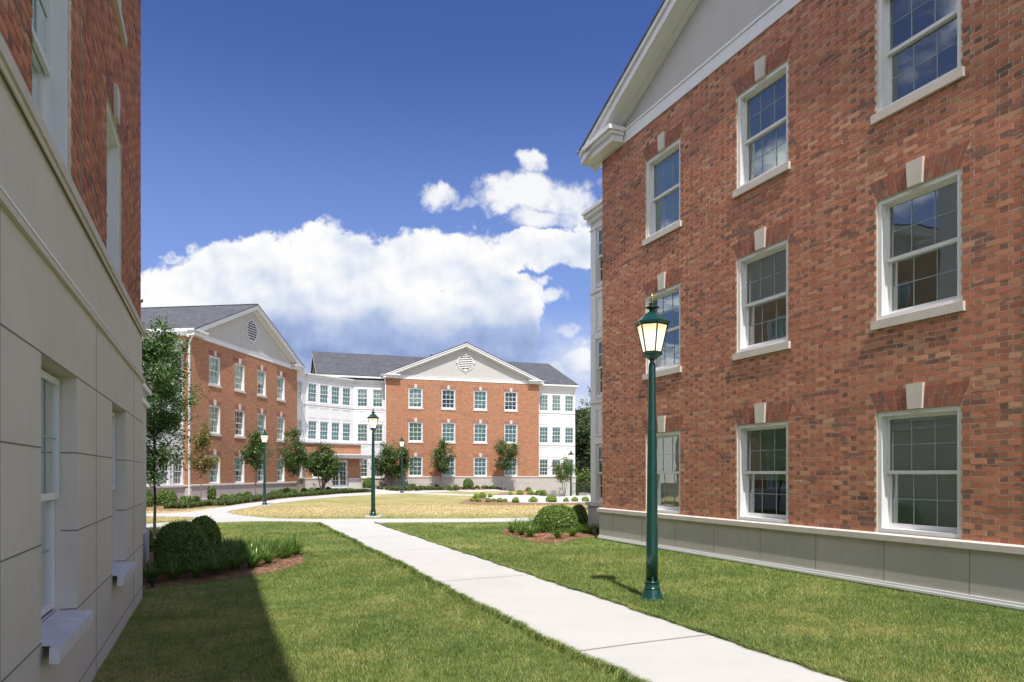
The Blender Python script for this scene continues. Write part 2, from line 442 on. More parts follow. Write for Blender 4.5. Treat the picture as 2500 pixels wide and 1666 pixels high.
M_JOINT_D = plain("dark_groove", (.19, .175, .155), .9, .1)
M_METAL = plain("brushed_flashing", (.62, .62, .62), .3, .05, 4, 0, 40, .6)
M_BLACKM = plain("black_iron", (.012, .013, .014), .45, .1)
M_BARK = plain("grey_bark", (.22, .18, .15), .95, .25, 14, .6, 60, .1)
M_BARK_D = plain("dark_bark", (.050, .044, .042), .95, .25, 14, .6, 60, .1)
M_BRASS = plain("brass", (.75, .50, .16), .3, .05); M_BRASS.node_tree.nodes['Principled BSDF'].inputs['Metallic'].default_value = 1

def green_paint():
    m, t, b = mat("dark_green_gloss_paint")
    tc = t.node('ShaderNodeTexCoord')
    n = t.noise(tc.outputs['Object'], 7, 6, .7)
    t.l.new(t.mix(n, (.004, .040, .031), (.007, .056, .043)), b.inputs['Base Color'])
    t.l.new(t.lin(n, .3, .7, .16, .30), b.inputs['Roughness'])
    b.inputs['Specular IOR Level'].default_value = .5
    b.inputs['Coat Weight'].default_value = .5; b.inputs['Coat Roughness'].default_value = .1
    return m
M_GREEN = green_paint()
def lamp_glass():
    m, t, b = mat("lit_frosted_glass")
    tc = t.node('ShaderNodeTexCoord'); _, _, z = t.sep(tc.outputs['Object'])
    f = t.smooth(z, 3.14, 3.60)
    c = t.ramp(f, [(0, (1, .84, .56)), (.25, (1, .95, .82)), (.6, (1, .95, .84)), (.88, (1, .80, .50)), (1, (1, .62, .28))])
    t.l.new(c, b.inputs['Emission Color'])
    b.inputs['Emission Strength'].default_value = .76
    b.inputs['Base Color'].default_value = (.5, .42, .28, 1); b.inputs['Roughness'].default_value = .25
    return m
M_LAMP = lamp_glass()

def glass_pane(name, tint, ior=1.75, ripple=.0):
    m = bpy.data.materials.new(name); m.use_nodes = True
    t = NT(m.node_tree); t.n.clear()
    out = t.node('ShaderNodeOutputMaterial')
    tr = t.node('ShaderNodeBsdfTransparent'); tr.inputs[0].default_value = (*tint, 1)
    gl = t.node('ShaderNodeBsdfGlossy'); gl.inputs['Roughness'].default_value = 0.0; gl.inputs['Color'].default_value = (.88, .95, .94, 1)
    fr = t.node('ShaderNodeFresnel'); fr.inputs['IOR'].default_value = ior
    tc = t.node('ShaderNodeTexCoord')
    n = t.noise(tc.outputs['Object'], 1.3, 2, .5)
    bp = t.node('ShaderNodeBump'); bp.inputs['Strength'].default_value = ripple; bp.inputs['Distance'].default_value = .02
    t.l.new(n, bp.inputs['Height']); t.l.new(bp.outputs[0], gl.inputs['Normal'])
    f = t.m('MULTIPLY', fr.outputs[0], 2.2, clamp=True)
    mx = t.node('ShaderNodeMixShader')
    t.l.new(f, mx.inputs[0]); t.l.new(tr.outputs[0], mx.inputs[1]); t.l.new(gl.outputs[0], mx.inputs[2])
    t.l.new(mx.outputs[0], out.inputs[0])
    return m
M_GLASS = glass_pane("green_tinted_glass", (.82, .95, .90), 1.85, .10)
M_GLASS_FAR = glass_pane("green_tinted_glass_far", (.60, .84, .76), 1.55, .15)
def blind_material():
    m, t, b = mat("horizontal_blind")
    tc = t.node('ShaderNodeTexCoord'); _, _, z = t.sep(tc.outputs['Object'])
    f = t.m('FRACT', t.m('DIVIDE', z, .026))
    t.l.new(t.ramp(f, [(0, (.34, .34, .32)), (.2, (.72, .72, .69)), (1, (.80, .80, .77))]), b.inputs['Base Color'])
    b.inputs['Roughness'].default_value = .6
    bump(t, b, f, .5, .01)
    return m
M_BLIND = blind_material()

def shingles():
    m, t, b = mat("slate_grey_shingles")
    tc = t.node('ShaderNodeTexCoord'); u, v, _ = t.sep(tc.outputs['UV'])
    row = t.m('FLOOR', t.m('DIVIDE', v, .14)); fv = t.m('FRACT', t.m('DIVIDE', v, .14))
    jw = t.node('ShaderNodeTexWhiteNoise', noise_dimensions='1D'); t.l.new(row, jw.inputs['W'])
    cell = t.m('FLOOR', t.m('DIVIDE', t.m('ADD', u, t.m('MULTIPLY', jw.outputs['Value'], 3)), .30))
    wn = t.node('ShaderNodeTexWhiteNoise', noise_dimensions='2D'); t.l.new(t.comb(cell, row), wn.inputs['Vector'])
    big = t.noise(tc.outputs['UV'], .9, 4, .6)
    f = t.m('ADD', t.m('MULTIPLY', wn.outputs['Value'], .6), t.m('MULTIPLY', big, .5))
    c = t.ramp(f, [(0, (.035, .038, .048)), (.4, (.060, .064, .076)), (.7, (.088, .092, .102)), (1, (.115, .100, .088))])
    c = t.mix(t.smooth(fv, .86, 1.0), c, (.03, .03, .035))
    t.l.new(c, b.inputs['Base Color']); b.inputs['Roughness'].default_value = .92
    bump(t, b, t.m('ADD', t.m('SUBTRACT', 1.0, fv), t.m('MULTIPLY', wn.outputs['Value'], .5)), .7, .012)
    return m
M_ROOF = shingles()

def grass_colour(t, blade=False):
    g = t.node('ShaderNodeNewGeometry')
    pos = g.outputs['Position']
    x, y, z = t.sep(pos)
    p1 = t.noise(pos, .42, 6, .62)
    p2 = t.noise(pos, 1.7, 5, .65)
    dry = t.m('ADD', t.m('MULTIPLY', t.m('SUBTRACT', p1, .5), 1.5), t.m('MULTIPLY', t.m('SUBTRACT', p2, .5), .9))
    p3 = t.noise(pos, 7.0, 5, .7)
    dry = t.m('ADD', t.m('MULTIPLY', dry, .62), t.m('MULTIPLY', t.m('SUBTRACT', p3, .5), .95))
    far = t.smooth(t.m('ADD', y, t.m('MULTIPLY', p2, 1.0)), 22.5, 27.5)
    band = t.m('MULTIPLY', t.smooth(y, 26, 29), t.m('SUBTRACT', 1.0, t.smooth(y, 33, 39)))
    left = t.smooth(t.m('ADD', x, t.m('MULTIPLY', y, .4)), 1.5, -1.0)
    dry = t.m('ADD', dry, t.m('MULTIPLY', far, .38))
    dry = t.m('ADD', dry, t.m('MULTIPLY', band, .28))
    dry = t.m('ADD', dry, t.m('MULTIPLY', left, .14))
    cr = t.ramp(t.m('ADD', dry, .22, clamp=True), [(0, (.110, .165, .040)), (.25, (.180, .225, .062)), (.5, (.310, .295, .110)), (.80, (.460, .375, .190)), (1, (.53, .42, .24))])
    return cr, pos
def grass_ground():
    m, t, b = mat("lawn_turf")
    c, pos = grass_colour(t)
    fn = t.noise(pos, 26, 5, .75)
    fn2 = t.noise(pos, 6, 4, .6)
    c = t.mix(t.lin(fn, .35, .72, .0, .42), c, t.mix(1.0, c, (.35, .42, .30), 'MULTIPLY'))
    c = t.mix(t.lin(fn2, .4, .75, .0, .35), c, t.mix(1.0, c, (1.5, 1.45, 1.4), 'MULTIPLY'))
    t.l.new(c, b.inputs['Base Color']); b.inputs['Roughness'].default_value = .95; b.inputs['Specular IOR Level'].default_value = .1
    bump(t, b, t.m('ADD', fn, t.m('MULTIPLY', fn2, 1.2)), .9, .04)
    return m
M_LAWN = grass_ground()
def leafy(name, stops, trans=.35, rough=.5, use_grass=False):
    m = bpy.data.materials.new(name); m.use_nodes = True
    t = NT(m.node_tree); t.n.clear()
    out = t.node('ShaderNodeOutputMaterial')
    g = t.node('ShaderNodeNewGeometry')
    rnd = g.outputs['Random Per Island']
    if use_grass:
        c, pos = grass_colour(t)
        hsv = t.node('ShaderNodeHueSaturation'); t.l.new(c, hsv.inputs['Color'])
        t.l.new(t.lin(rnd, 0, 1, .5, 2.15), hsv.inputs['Value'])
        c = hsv.outputs[0]
    else:
        c = t.ramp(rnd, stops)
    d = t.node('ShaderNodeBsdfDiffuse'); t.l.new(c, d.inputs[0])
    tl = t.node('ShaderNodeBsdfTranslucent'); t.l.new(t.mix(1.0, c, (1.15, 1.25, .6), 'MULTIPLY'), tl.inputs[0])
    gl = t.node('ShaderNodeBsdfGlossy'); gl.inputs['Roughness'].default_value = rough; gl.inputs['Color'].default_value = (.6, .62, .55, 1)
    m1 = t.node('ShaderNodeMixShader'); m1.inputs[0].default_value = trans
    m2 = t.node('ShaderNodeMixShader'); m2.inputs[0].default_value = .06
    t.l.new(d.outputs[0], m1.inputs[1]); t.l.new(tl.outputs[0], m1.inputs[2])
    t.l.new(m1.outputs[0], m2.inputs[1]); t.l.new(gl.outputs[0], m2.inputs[2])
    t.l.new(m2.outputs[0], out.inputs[0])
    return m
M_BLADE = leafy("grass_blade", None, .35, .5, True)
M_LEAF = leafy("tree_leaf", [(0, (.07, .13, .028)), (.5, (.115, .19, .04)), (.85, (.17, .23, .055)), (1, (.32, .20, .07))])
M_LEAF_R = leafy("rusty_green_leaf", [(0, (.09, .14, .03)), (.5, (.15, .18, .04)), (.75, (.26, .20, .06)), (1, (.42, .18, .07))])
M_LEAF_D = leafy("dark_tree_leaf", [(0, (.05, .095, .025)), (.6, (.08, .145, .036)), (1, (.13, .19, .05))])
M_LEAF_W = leafy("willow_oak_leaf", [(0, (.07, .14, .045)), (.6, (.12, .215, .07)), (1, (.19, .29, .11))])
M_BOX = leafy("boxwood_leaf", [(0, (.065, .115, .018)), (.5, (.125, .20, .034)), (.9, (.20, .30, .055)), (1, (.28, .38, .09))], .25, .35)
M_SHRUB = leafy("light_shrub_leaf", [(0, (.14, .21, .025)), (.5, (.26, .36, .05)), (1, (.42, .48, .11))], .3)
M_LILY = leafy("lily_blade", [(0, (.07, .14, .025)), (.6, (.12, .21, .04)), (.93, (.20, .28, .07)), (1, (.42, .36, .15))], .35, .3)
M_COVER = leafy("ground_cover_leaf", [(0, (.045, .085, .03)), (.6, (.075, .125, .04)), (.9, (.11, .16, .05)), (1, (.32, .26, .07))], .3)
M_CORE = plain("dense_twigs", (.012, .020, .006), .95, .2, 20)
def mulch():
    m, t, b = mat("pine_straw_mulch")
    g = t.node('ShaderNodeNewGeometry'); mp = t.node('ShaderNodeMapping'); t.l.new(g.outputs['Position'], mp.inputs[0]); mp.inputs['Scale'].default_value = (1, 2.2, 1)
    n = t.noise(mp.outputs[0], 34, 6, .8, 1.5); n2 = t.noise(g.outputs['Position'], 2, 4)
    c = t.ramp(n, [(.25, (.07, .035, .02)), (.5, (.26, .135, .075)), (.75, (.48, .27, .16))])
    t.l.new(t.mix(t.lin(n2, .3, .7, 0, .4), c, (.28, .19, .13)), b.inputs['Base Color']); b.inputs['Roughness'].default_value = 1
    bump(t, b, n, 1.0, .03)
    return m
M_MULCH = mulch()
def concrete():
    m, t, b = mat("pale_concrete")
    g = t.node('ShaderNodeNewGeometry'); pos = g.outputs['Position']
    a = t.noise(pos, .8, 6, .6); c2 = t.noise(pos, 70, 3, .7)
    mp = t.node('ShaderNodeMapping'); t.l.new(pos, mp.inputs[0]); mp.inputs['Rotation'].default_value = (0, 0, R(-22.6)); mp.inputs['Scale'].default_value = (2.0, 60, 1)
    br = t.noise(mp.outputs[0], 1.0, 3, .6)
    c = t.mix(t.lin(a, .3, .7), (.47, .46, .435), (.52, .51, .485))
    c = t.mix(t.lin(c2, .3, .8, 0, .12), c, (.3, .29, .27))
    c = t.mix(t.lin(br, .35, .75, 0, .10), c, (.35, .34, .32))
    st = t.noise(pos, 2.6, 6, .7)
    c = t.mix(t.lin(st, .52, .75, 0, .22), c, (.36, .335, .29))
    t.l.new(c, b.inputs['Base Color']); b.inputs['Roughness'].default_value = .85
    bump(t, b, t.m('ADD', c2, br), .15, .004)
    return m
M_CONC = concrete()
M_FOREST = leafy("far_forest_leaf", [(0, (.016, .034, .014)), (.6, (.028, .052, .020)), (1, (.045, .075, .028))], .2)
# ------------------------------------------------------------------ windows
H = 8.6                                                   # coping to frieze
WH = 1.74
def ring(mb, w0, w1, z0, z1, t, y0, y1, tb=None, tt=None):
    tb = t if tb is None else tb; tt = t if tt is None else tt
    mb.box(w0, w0 + t, y0, y1, z0, z1); mb.box(w1 - t, w1, y0, y1, z0, z1)
    mb.box(w0 + t, w1 - t, y0, y1, z0, z0 + tb); mb.box(w0 + t, w1 - t, y0, y1, z1 - tt, z1)
def window_meshes(w, h, deep, thin=False, mf=-.012, mw=.014, jamb=.06, interior=True, y0=None):
    """double-hung window, origin at the bottom centre of its opening, +y inwards"""
    a = w / 2 - .004
    f = MB()
    y0 = deep * .12 if y0 is None else y0
    ring(f, -a, a, .004, h - .004, jamb, y0, deep + .03)
    if not thin: ring(f, -a + jamb * .55, a - jamb * .55, .03, h - .03, jamb * .5, y0 + .045, deep + .028)
    ia = a - jamb; mid = h * .485
    st = .045 if not thin else .035
    yu, yl = deep - .05, deep - .005
    ring(f, -ia, ia, mid, h - jamb, st, yu, yu + .035, .05, .05)
    ring(f, -ia, ia, jamb, mid + .04, st, yl, yl + .032, .075, .045)
    f.box(-a + .01, a - .01, y0 + .01, deep + .05, .004, .045)
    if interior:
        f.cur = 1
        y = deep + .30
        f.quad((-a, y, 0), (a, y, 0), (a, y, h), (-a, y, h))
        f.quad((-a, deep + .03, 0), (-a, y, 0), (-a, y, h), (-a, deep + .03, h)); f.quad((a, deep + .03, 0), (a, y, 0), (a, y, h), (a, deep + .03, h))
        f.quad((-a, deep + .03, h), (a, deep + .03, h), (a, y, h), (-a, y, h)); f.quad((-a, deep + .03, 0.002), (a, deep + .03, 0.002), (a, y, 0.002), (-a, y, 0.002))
    gp = MB()
    ga = ia - st + .002
    for (z0, z1, y) in ((mid + .05, h - jamb - .05, yu + .02), (jamb + .075, mid, yl + .018)):
        gp.quad((-ga, y, z0), (ga, y, z0), (ga, y, z1), (-ga, y, z1))
    mu = MB()
    for (z0, z1, y) in ((mid + .05, h - jamb - .05, yu + .024), (jamb + .075, mid, yl + .022)):
        for k in (1, 2):
            x = -ga + 2 * ga * k / 3; mu.box(x - mw, x + mw, y + mf, y + mf + .007, z0, z1)
        z = (z0 + z1) / 2; mu.box(-ga, ga, y + mf + .001, y + mf + .006, z - mw, z + mw)
    bl = MB(); y = deep + .034
    bl.quad((-ia, y, 0.02), (ia, y, 0.02), (ia, y, h - .02), (-ia, y, h - .02))
    bh = MB(); bh.quad((-ia, y, h * .42), (ia, y, h * .42), (ia, y, h - .02), (-ia, y, h - .02))
    return dict(frame=f, pane=gp, muntins=mu, blind=bl, half=bh)
M_MUNT = plain("muntin_white", (.72, .80, .77), .5, .02)
M_MUNTN = plain("muntin_between_panes", (.32, .40, .39), .5, .02)
def make_set(w, h, deep, thin, far, mm=None, **k):
    d = window_meshes(w, h, deep, thin, **k)
    return dict(frame=d['frame'].mesh('window', [M_WHITE, M_DARK]), pane=d['pane'].mesh('pane', [M_GLASS_FAR if far else M_GLASS]),
                muntins=d['muntins'].mesh('muntins', [mm or M_MUNT]), blind=d['blind'].mesh('blind', [M_BLIND]), half=d['half'].mesh('blind', [M_BLIND]))
KW = 1.264
SETN = make_set(KW, WH, .17, False, False, mf=-.012, mw=.0045, mm=M_MUNTN)
SETF = make_set(KW, WH, .17, False, True)
SETB = make_set(.92, 1.58, .08, True, True, jamb=.045)
# keystone, sill, soldier arch
def key_mesh():
    m = MB(); m.prism([(-.108, WH + .0), (.108, WH + .0), (.128, WH + .345), (-.128, WH + .345)], -.045, -.001); return m.mesh('keystone', [M_STONE])
def sill_mesh():
    m = MB(); m.box(-KW/2 - .065, KW/2 + .065, -.052, -.001, -.125, -.002); m.box(-KW/2 + .003, KW/2 - .003, -.001, .12, -.06, -.002); return m.mesh('sill', [M_STONE])
def arch_mesh():
    m = MB(); n = 19; top = .30; sp = .13
    m.cur = 1
    m.prism([(-KW/2, WH + .002), (KW/2, WH + .002), (KW/2 + sp, WH + top), (-KW/2 - sp, WH + top)], -.0015, -.0002)
    m.cur = 0
    for i in range(n):
        g = .0055
        b0 = -KW/2 + KW * i / n + g; b1 = -KW/2 + KW * (i + 1) / n - g
        tw = KW + 2 * sp
        t0 = -tw/2 + tw * i / n + g; t1 = -tw/2 + tw * (i + 1) / n - g
        for (s0, s1) in (((0.0, .60), (.64, 1.0)) if i % 2 else ((0.0, .36), (.40, 1.0))):
            q = []
            for (bb, tt_, s_) in ((b0, t0, s0), (b1, t1, s0), (b1, t1, s1), (b0, t0, s1)):
                q.append((bb + (tt_ - bb) * s_, WH + .004 + (top - .006) * s_))
            m.prism(q, -.0065 - (i * 7 % 5) * .0006, -.001)
    return m.mesh('brick_arch', [M_SOLDIER, M_MORTAR])
ME_KEY, ME_SILL, ME_ARCH = key_mesh(), sill_mesh(), arch_mesh()
def put_window(root, st, x, y, z, rz=0.0, blind=1, brick=False, sill=False, key=True):
    w = link('window', st['frame'], root, (x, y, z), rz)
    link('pane', st['pane'], w); link('muntins', st['muntins'], w)
    if blind == 1: link('blind', st['blind'], w)
    elif blind == 2: link('blind', st['half'], w)
    if brick:
        link('brick_arch', ME_ARCH, w)
        if key: link('keystone', ME_KEY, w)
        if sill: link('sill', ME_SILL, w)
    return w

def wall_holes(mb, x0, x1, z0, z1, holes, y=0.0, deep=.16):
    xs = sorted({x0, x1, *[h[0] for h in holes], *[h[1] for h in holes]})
    zs = sorted({z0, z1, *[h[2] for h in holes], *[h[3] for h in holes]})
    for i in range(len(xs) - 1):
        for j in range(len(zs) - 1):
            cx = (xs[i] + xs[i+1]) / 2; cz = (zs[j] + zs[j+1]) / 2
            if any(h[0] < cx < h[1] and h[2] < cz < h[3] for h in holes): continue
            mb.quad((xs[i], y, zs[j]), (xs[i+1], y, zs[j]), (xs[i+1], y, zs[j+1]), (xs[i], y, zs[j+1]))
    for a, b, c, d in holes:
        mb.quad((a, y, c), (a, y, d), (a, y + deep, d), (a, y + deep, c)); mb.quad((b, y, d), (b, y, c), (b, y + deep, c), (b, y + deep, d))
        mb.quad((a, y, d), (b, y, d), (b, y + deep, d), (a, y + deep, d)); mb.quad((b, y, c), (a, y, c), (a, y + deep, c), (b, y + deep, c))

def rot2(x, y, a): return (x * math.cos(a) - y * math.sin(a), x * math.sin(a) + y * math.cos(a))

def laid_wall(root, b, W, zc, zt, holes):
    """every brick of a near facade as real relief before the mortar, in alternating stretchers and headers"""
    rd = random.Random(3); CH = .0747; PER = .316; J = .0070
    n = int((zt - zc) / CH); CH = (zt - zc) / n
    for r in range(n):
        z0, z1 = zc + r * CH, zc + (r + 1) * CH; zm = (z0 + z1) / 2
        free = [(0.0, W)]
        for a, c_, lo, hi in holes:
            if lo - .01 < zm < hi: cut = (a, c_)
            elif hi <= zm < hi + .302:
                s_ = .13 * (zm - hi) / .30; cut = (a - s_, c_ + s_)
            else: continue
            nf = []
            for p_, q_ in free:
                if cut[1] <= p_ or cut[0] >= q_: nf.append((p_, q_)); continue
                if cut[0] > p_: nf.append((p_, cut[0]))
                if cut[1] < q_: nf.append((cut[1], q_))
            free = nf
        x = -(r % 2) * PER / 2 - rd.random() * .006
        while x < W:
            for (a, c_, mi) in ((x, x + .2085, 1), (x + .2085, x + PER, 2)):
                for p_, q_ in free:
                    u0, u1 = max(a, p_), min(c_, q_)
                    if u1 - u0 < .035: continue
                    j0 = J if u0 > .001 else -.009; j1 = J if u1 < W - .001 else -.009
                    q = lambda k=.0014: rd.uniform(-k, k)
                    f = -.0062 + rd.gauss(0, .0012)
                    xa, xb, za_, zb_ = u0 + j0 + q(), u1 - j1 + q(), z0 + J + q(), z1 - J + q()
                    t1, t2 = q(.0009), q(.0009)
                    b.cur = mi
                    b.add([(xa, f - t1 - t2, za_), (xb + q(.001), f + t1 - t2, za_ + q(.001)), (xb, f + t1 + t2, zb_), (xa + q(.001), f - t1 + t2, zb_ + q(.001)),
                           (xa, .002, za_), (xb, .002, za_), (xb, .002, zb_), (xa, .002, zb_)], [(0, 1, 2, 3), (0, 4, 5, 1), (1, 5, 6, 2), (2, 6, 7, 3), (3, 7, 4, 0)])
            x += PER
    obj('brick_wall', b, [M_MORTAR, M_STRETCH, M_HEADER], root)

# ------------------------------------------------------------------ gabled brick wing
def gable_wing(root, W, zc, zg, cols, zrows, depth, far=False, stucco=None, step=.06, blinds=None, vent=True, skip=(), cjoints=1.25, coping_j=1.45, brickmat=None,
               gable_k=(1.035, 1.40), foot=True, fo=.42):
    """facade in the local xz plane, looking towards -y; z values are world heights"""
    BM = brickmat or (M_BRICK_FAR if far else M_BRICK)
    st_m = stucco or M_STUCCO
    zt = zc + H
    st = SETF if far else SETN
    holes = []
    for r, zb in enumerate(zrows):
        for c, xc in enumerate(cols):
            holes.append((xc - KW/2, xc + KW/2, zc + zb + .0, zc + zb + WH))
    # the brick walls
    b = MB(); wall_holes(b, 0, W, zc, zt, holes)
    b.quad((0, depth, zc), (0, 0, zc), (0, 0, zt), (0, depth, zt)); b.quad((W, 0, zc), (W, depth, zc), (W, depth, zt), (W, 0, zt))
    b.quad((W, depth, zc), (0, depth, zc), (0, depth, zt), (W, depth, zt))
    if far: obj('brick_wall', b, BM, root)
    else: laid_wall(root, b, W, zc, zt, holes)
    k = 0
    for r, zb in enumerate(zrows):
        for c, xc in enumerate(cols):
            if (r, c) in skip: k += 1; continue
            bl = 1 if blinds is None else blinds[k % len(blinds)]
            put_window(root, st, xc, 0, zc + zb, 0, bl, True, zb > .5); k += 1
    # expansion joints
    j = MB()
    for xj in (.47 * H, 1.16 * H): j.box(xj - .005, xj + .005, -.002 if far else -.0125, .004, zc, zt)
    obj('expansion_joint', j, M_JOINT, root)
    # plinth, coping, foot trim
    p = MB(); s = step
    p.box(-s, W + s, -s, depth + s, zg - .6, zc - .095)
    x = .6
    p.cur = 1
    while x < W:
        p.box(x - .005, x + .005, -s - .003, -s + .01, zg + .02, zc - .1); x += cjoints
    if zc - zg > 1.15: p.box(-s - .003, W + s + .003, -s - .0035, -s, zc - .66, zc - .645)
    obj('plinth', p, [st_m, M_JOINT], root)
    c = MB(); cw = s + .048; x = -cw; L = [x]
    while L[-1] + coping_j < W: L.append(L[-1] + coping_j)
    L.append(W + cw)
    for i in range(len(L) - 1):
        g = .003
        x0, x1 = L[i] + (g if i else 0), L[i+1] - (g if i < len(L) - 2 else 0)
        yb = .15
        c.add([(x0, -cw, zc - .095), (x1, -cw, zc - .095), (x1, yb, zc - .095), (x0, yb, zc - .095), (x0, -cw, zc - .012), (x1, -cw, zc - .012), (x1, 0, zc + .006), (x0, 0, zc + .006), (x0, yb, zc + .006), (x1, yb, zc + .006)],
              [(0, 3, 2, 1), (0, 1, 5, 4), (4, 5, 6, 7), (7, 6, 9, 8), (1, 2, 9, 6, 5), (0, 4, 7, 8, 3), (2, 3, 8, 9)])
    c.box(-cw, -.001, .151, depth, zc - .095, zc - .004); c.box(W + .001, W + cw, .151, depth, zc - .095, zc - .004)
    obj('coping', c, M_STONE, root)
    ft = MB(); ft.box(-s - .035, W + s + .035, -s - .035, -s, zg + .03, zg + .062); ft.box(-s - .022, W + s + .022, -s - .022, -s, zg + .0625, zg + .10)
    if foot: obj('foot_trim', ft, M_WHITE, root)
    # frieze
    zf = zc + 1.036 * H
    fr = MB(); fr.box(-.02, W + .02, -.03, -.002, zt - .0, zf - .05); fr.box(-.02, W + .02, -.05, -.002, zf - .049, zf)
    fr.box(-.03, -.001, -.002, depth, zt, zf); fr.box(W + .001, W + .03, -.002, depth, zt, zf)
    obj('frieze', fr, M_WHITE, root)
    # gable
    oh = .35                                       # side and front overhang
    ze = zc + gable_k[0] * H; za = zc + gable_k[1] * H; xm = W / 2
    sl = (za - ze) / (xm + oh)
    def zr(x): return za - sl * abs(x - xm)
    th = .30 / math.cos(math.atan(sl))
    ty = MB()
    ty.add([(0, .012, zf - .05), (W, .012, zf - .05), (W, .012, zr(W) - .1), (xm, .012, za - .1), (0, .012, zr(0) - .1)], [(0, 1, 2, 3, 4)])
    obj('tympanum', ty, M_TYMP, root); ty = MB()
    ty.add([(W, depth, zf - .3), (0, depth, zf - .3), (0, depth, zr(0) - .1), (xm, depth, za - .1), (W, depth, zr(W) - .1)], [(0, 1, 2, 3, 4)])
    obj('back_gable', ty, M_TYMP, root)
    tj = MB()
    tj.box(W * .13, W * .87, .009, .014, zf + .62, zf + .63); tj.box(W * .27, W * .73, .009, .014, zf + 1.5, zf + 1.51)
    for xx in (.22, .40, .60, .78): tj.box(W * xx - .005, W * xx + .005, .009, .014, zf, zr(W * xx) - .35)
    obj('stucco_joint', tj, M_STONE, root)
    rk = MB()
    def rake(dz0, dz1, y0, y1, ex=0.0):
        for sgn in (-1, 1):
            xo = -oh - ex if sgn < 0 else W + oh + ex
            a = (xo, zr(xo) - dz0); bb = (xm, za - dz0); cc = (xm, za - dz1); d = (xo, zr(xo) - dz1)
            poly = [d, cc, bb, a] if sgn < 0 else [cc, d, a, bb]
            rk.prism(poly, y0, y1)
    rake(.035, th, -fo, .010)
    rake(.030, .135, -fo - .05, -fo - .001)
    rake(th + .001, th + .10, -.09, .010)
    # eaves returns with crown and gutter profile
    for sgn in (-1, 1):
        xo = -oh if sgn < 0 else W + oh; xi = 1.05 if sgn < 0 else W - 1.05
        o = .04 * sgn
        rk.box(xo, xi, -fo + .08, -.051, zt + .02, zt + .17)
        rk.box(xo + o, xi - o, -fo, -.052, zt + .171, zt + .25)
        rk.box(xo + 2*o, xi - 2*o, -fo - .06, -.053, zt + .251, zt + .35)
        # side eave box running back
        xa, xb = (xo, -.031) if sgn < 0 else (W + .031, xo)
        rk.box(xa, xb, -.050, depth + .3, zt + .02, zt + .17)
        xa, xb = (xo - .10, -.032) if sgn < 0 else (W + .032, xo + .10)
        rk.box(xa, xb, -.0505, depth + .3, zt + .171, zt + .35)
    obj('cornice', rk, M_WHITE, root)
    # roof
    rf = MB(); e = .06
    for sgn in (-1, 1):
        xo = -oh - e if sgn < 0 else W + oh + e
        poly = [(xo, zr(xo) - .028), (xm, za - .028), (xm, za + .03), (xo, zr(xo) + .03)] if sgn < 0 else [(xm, za - .028), (xo, zr(xo) - .028), (xo, zr(xo) + .03), (xm, za + .03)]
        rf.prism(poly, -fo - .07, depth + .4)
    r = obj('roof', rf, M_ROOF, root)
    rc = MB(); rc.box(xm - .10, xm + .10, -fo - .02, depth + .3, za + .010, za + .055)
    obj('ridge_cap', rc, M_ROOF, r)
    # louvred vent
    if vent:
        zv = zc + 1.196 * H; R0, R1 = .66, .775
        v = MB()
        seg = 36
        for k in range(seg):
            a0, a1 = 2*math.pi*k/seg, 2*math.pi*(k+1)/seg
            P = lambda r, a, y: (xm + r*math.cos(a), y, zv + r*math.sin(a))
            v.add([P(R0,a0,-.04),P(R1,a0,-.04),P(R1,a1,-.04),P(R0,a1,-.04),P(R0,a0,.011),P(R1,a0,.011),P(R1,a1,.011),P(R0,a1,.011)],
                  [(0,3,2,1),(1,2,6,5),(0,4,7,3)])
        for a in (0, 90, 180, 270):
            ca, sa = math.cos(R(a)), math.sin(R(a))
            if a % 180: v.prism([(xm - .06, zv + min(sa*.66, sa*.88)), (xm + .06, zv + min(sa*.66, sa*.88)), (xm + .06, zv + max(sa*.66, sa*.88)), (xm - .06, zv + max(sa*.66, sa*.88))], -.075, .011)
            else: v.prism([(xm + min(ca*.66, ca*.88), zv - .06), (xm + max(ca*.66, ca*.88), zv - .06), (xm + max(ca*.66, ca*.88), zv + .06), (xm + min(ca*.66, ca*.88), zv + .06)], -.075, .011)
        g = obj('gable_vent', v, M_VENT, root)
        lo = MB(); n = 8
        for i in range(n):
            z0 = zv - R0 + 2*R0*(i + .08)/n; z1 = zv - R0 + 2*R0*(i + .62)/n
            hw = math.sqrt(max(0, R0*R0 - max(abs(z0 - zv), abs(z1 - zv))**2))
            if hw < .05: continue
            lo.add([(xm-hw, -.036, z0), (xm+hw, -.036, z0), (xm+hw, -.004, z0 + .085), (xm-hw, -.004, z0 + .085), (xm-hw, -.030, z0 - .010), (xm+hw, -.030, z0 - .010)], [(0,1,2,3), (4,5,1,0)])
        obj('louvre', lo, M_VENT, g)
        dk = MB(); dk.add([(xm + R0*math.cos(2*math.pi*k/36), .004, zv + R0*math.sin(2*math.pi*k/36)) for k in range(36)], [tuple(range(36))])
        obj('vent_opening', dk, M_DARK, g)
    return zt, zf, za

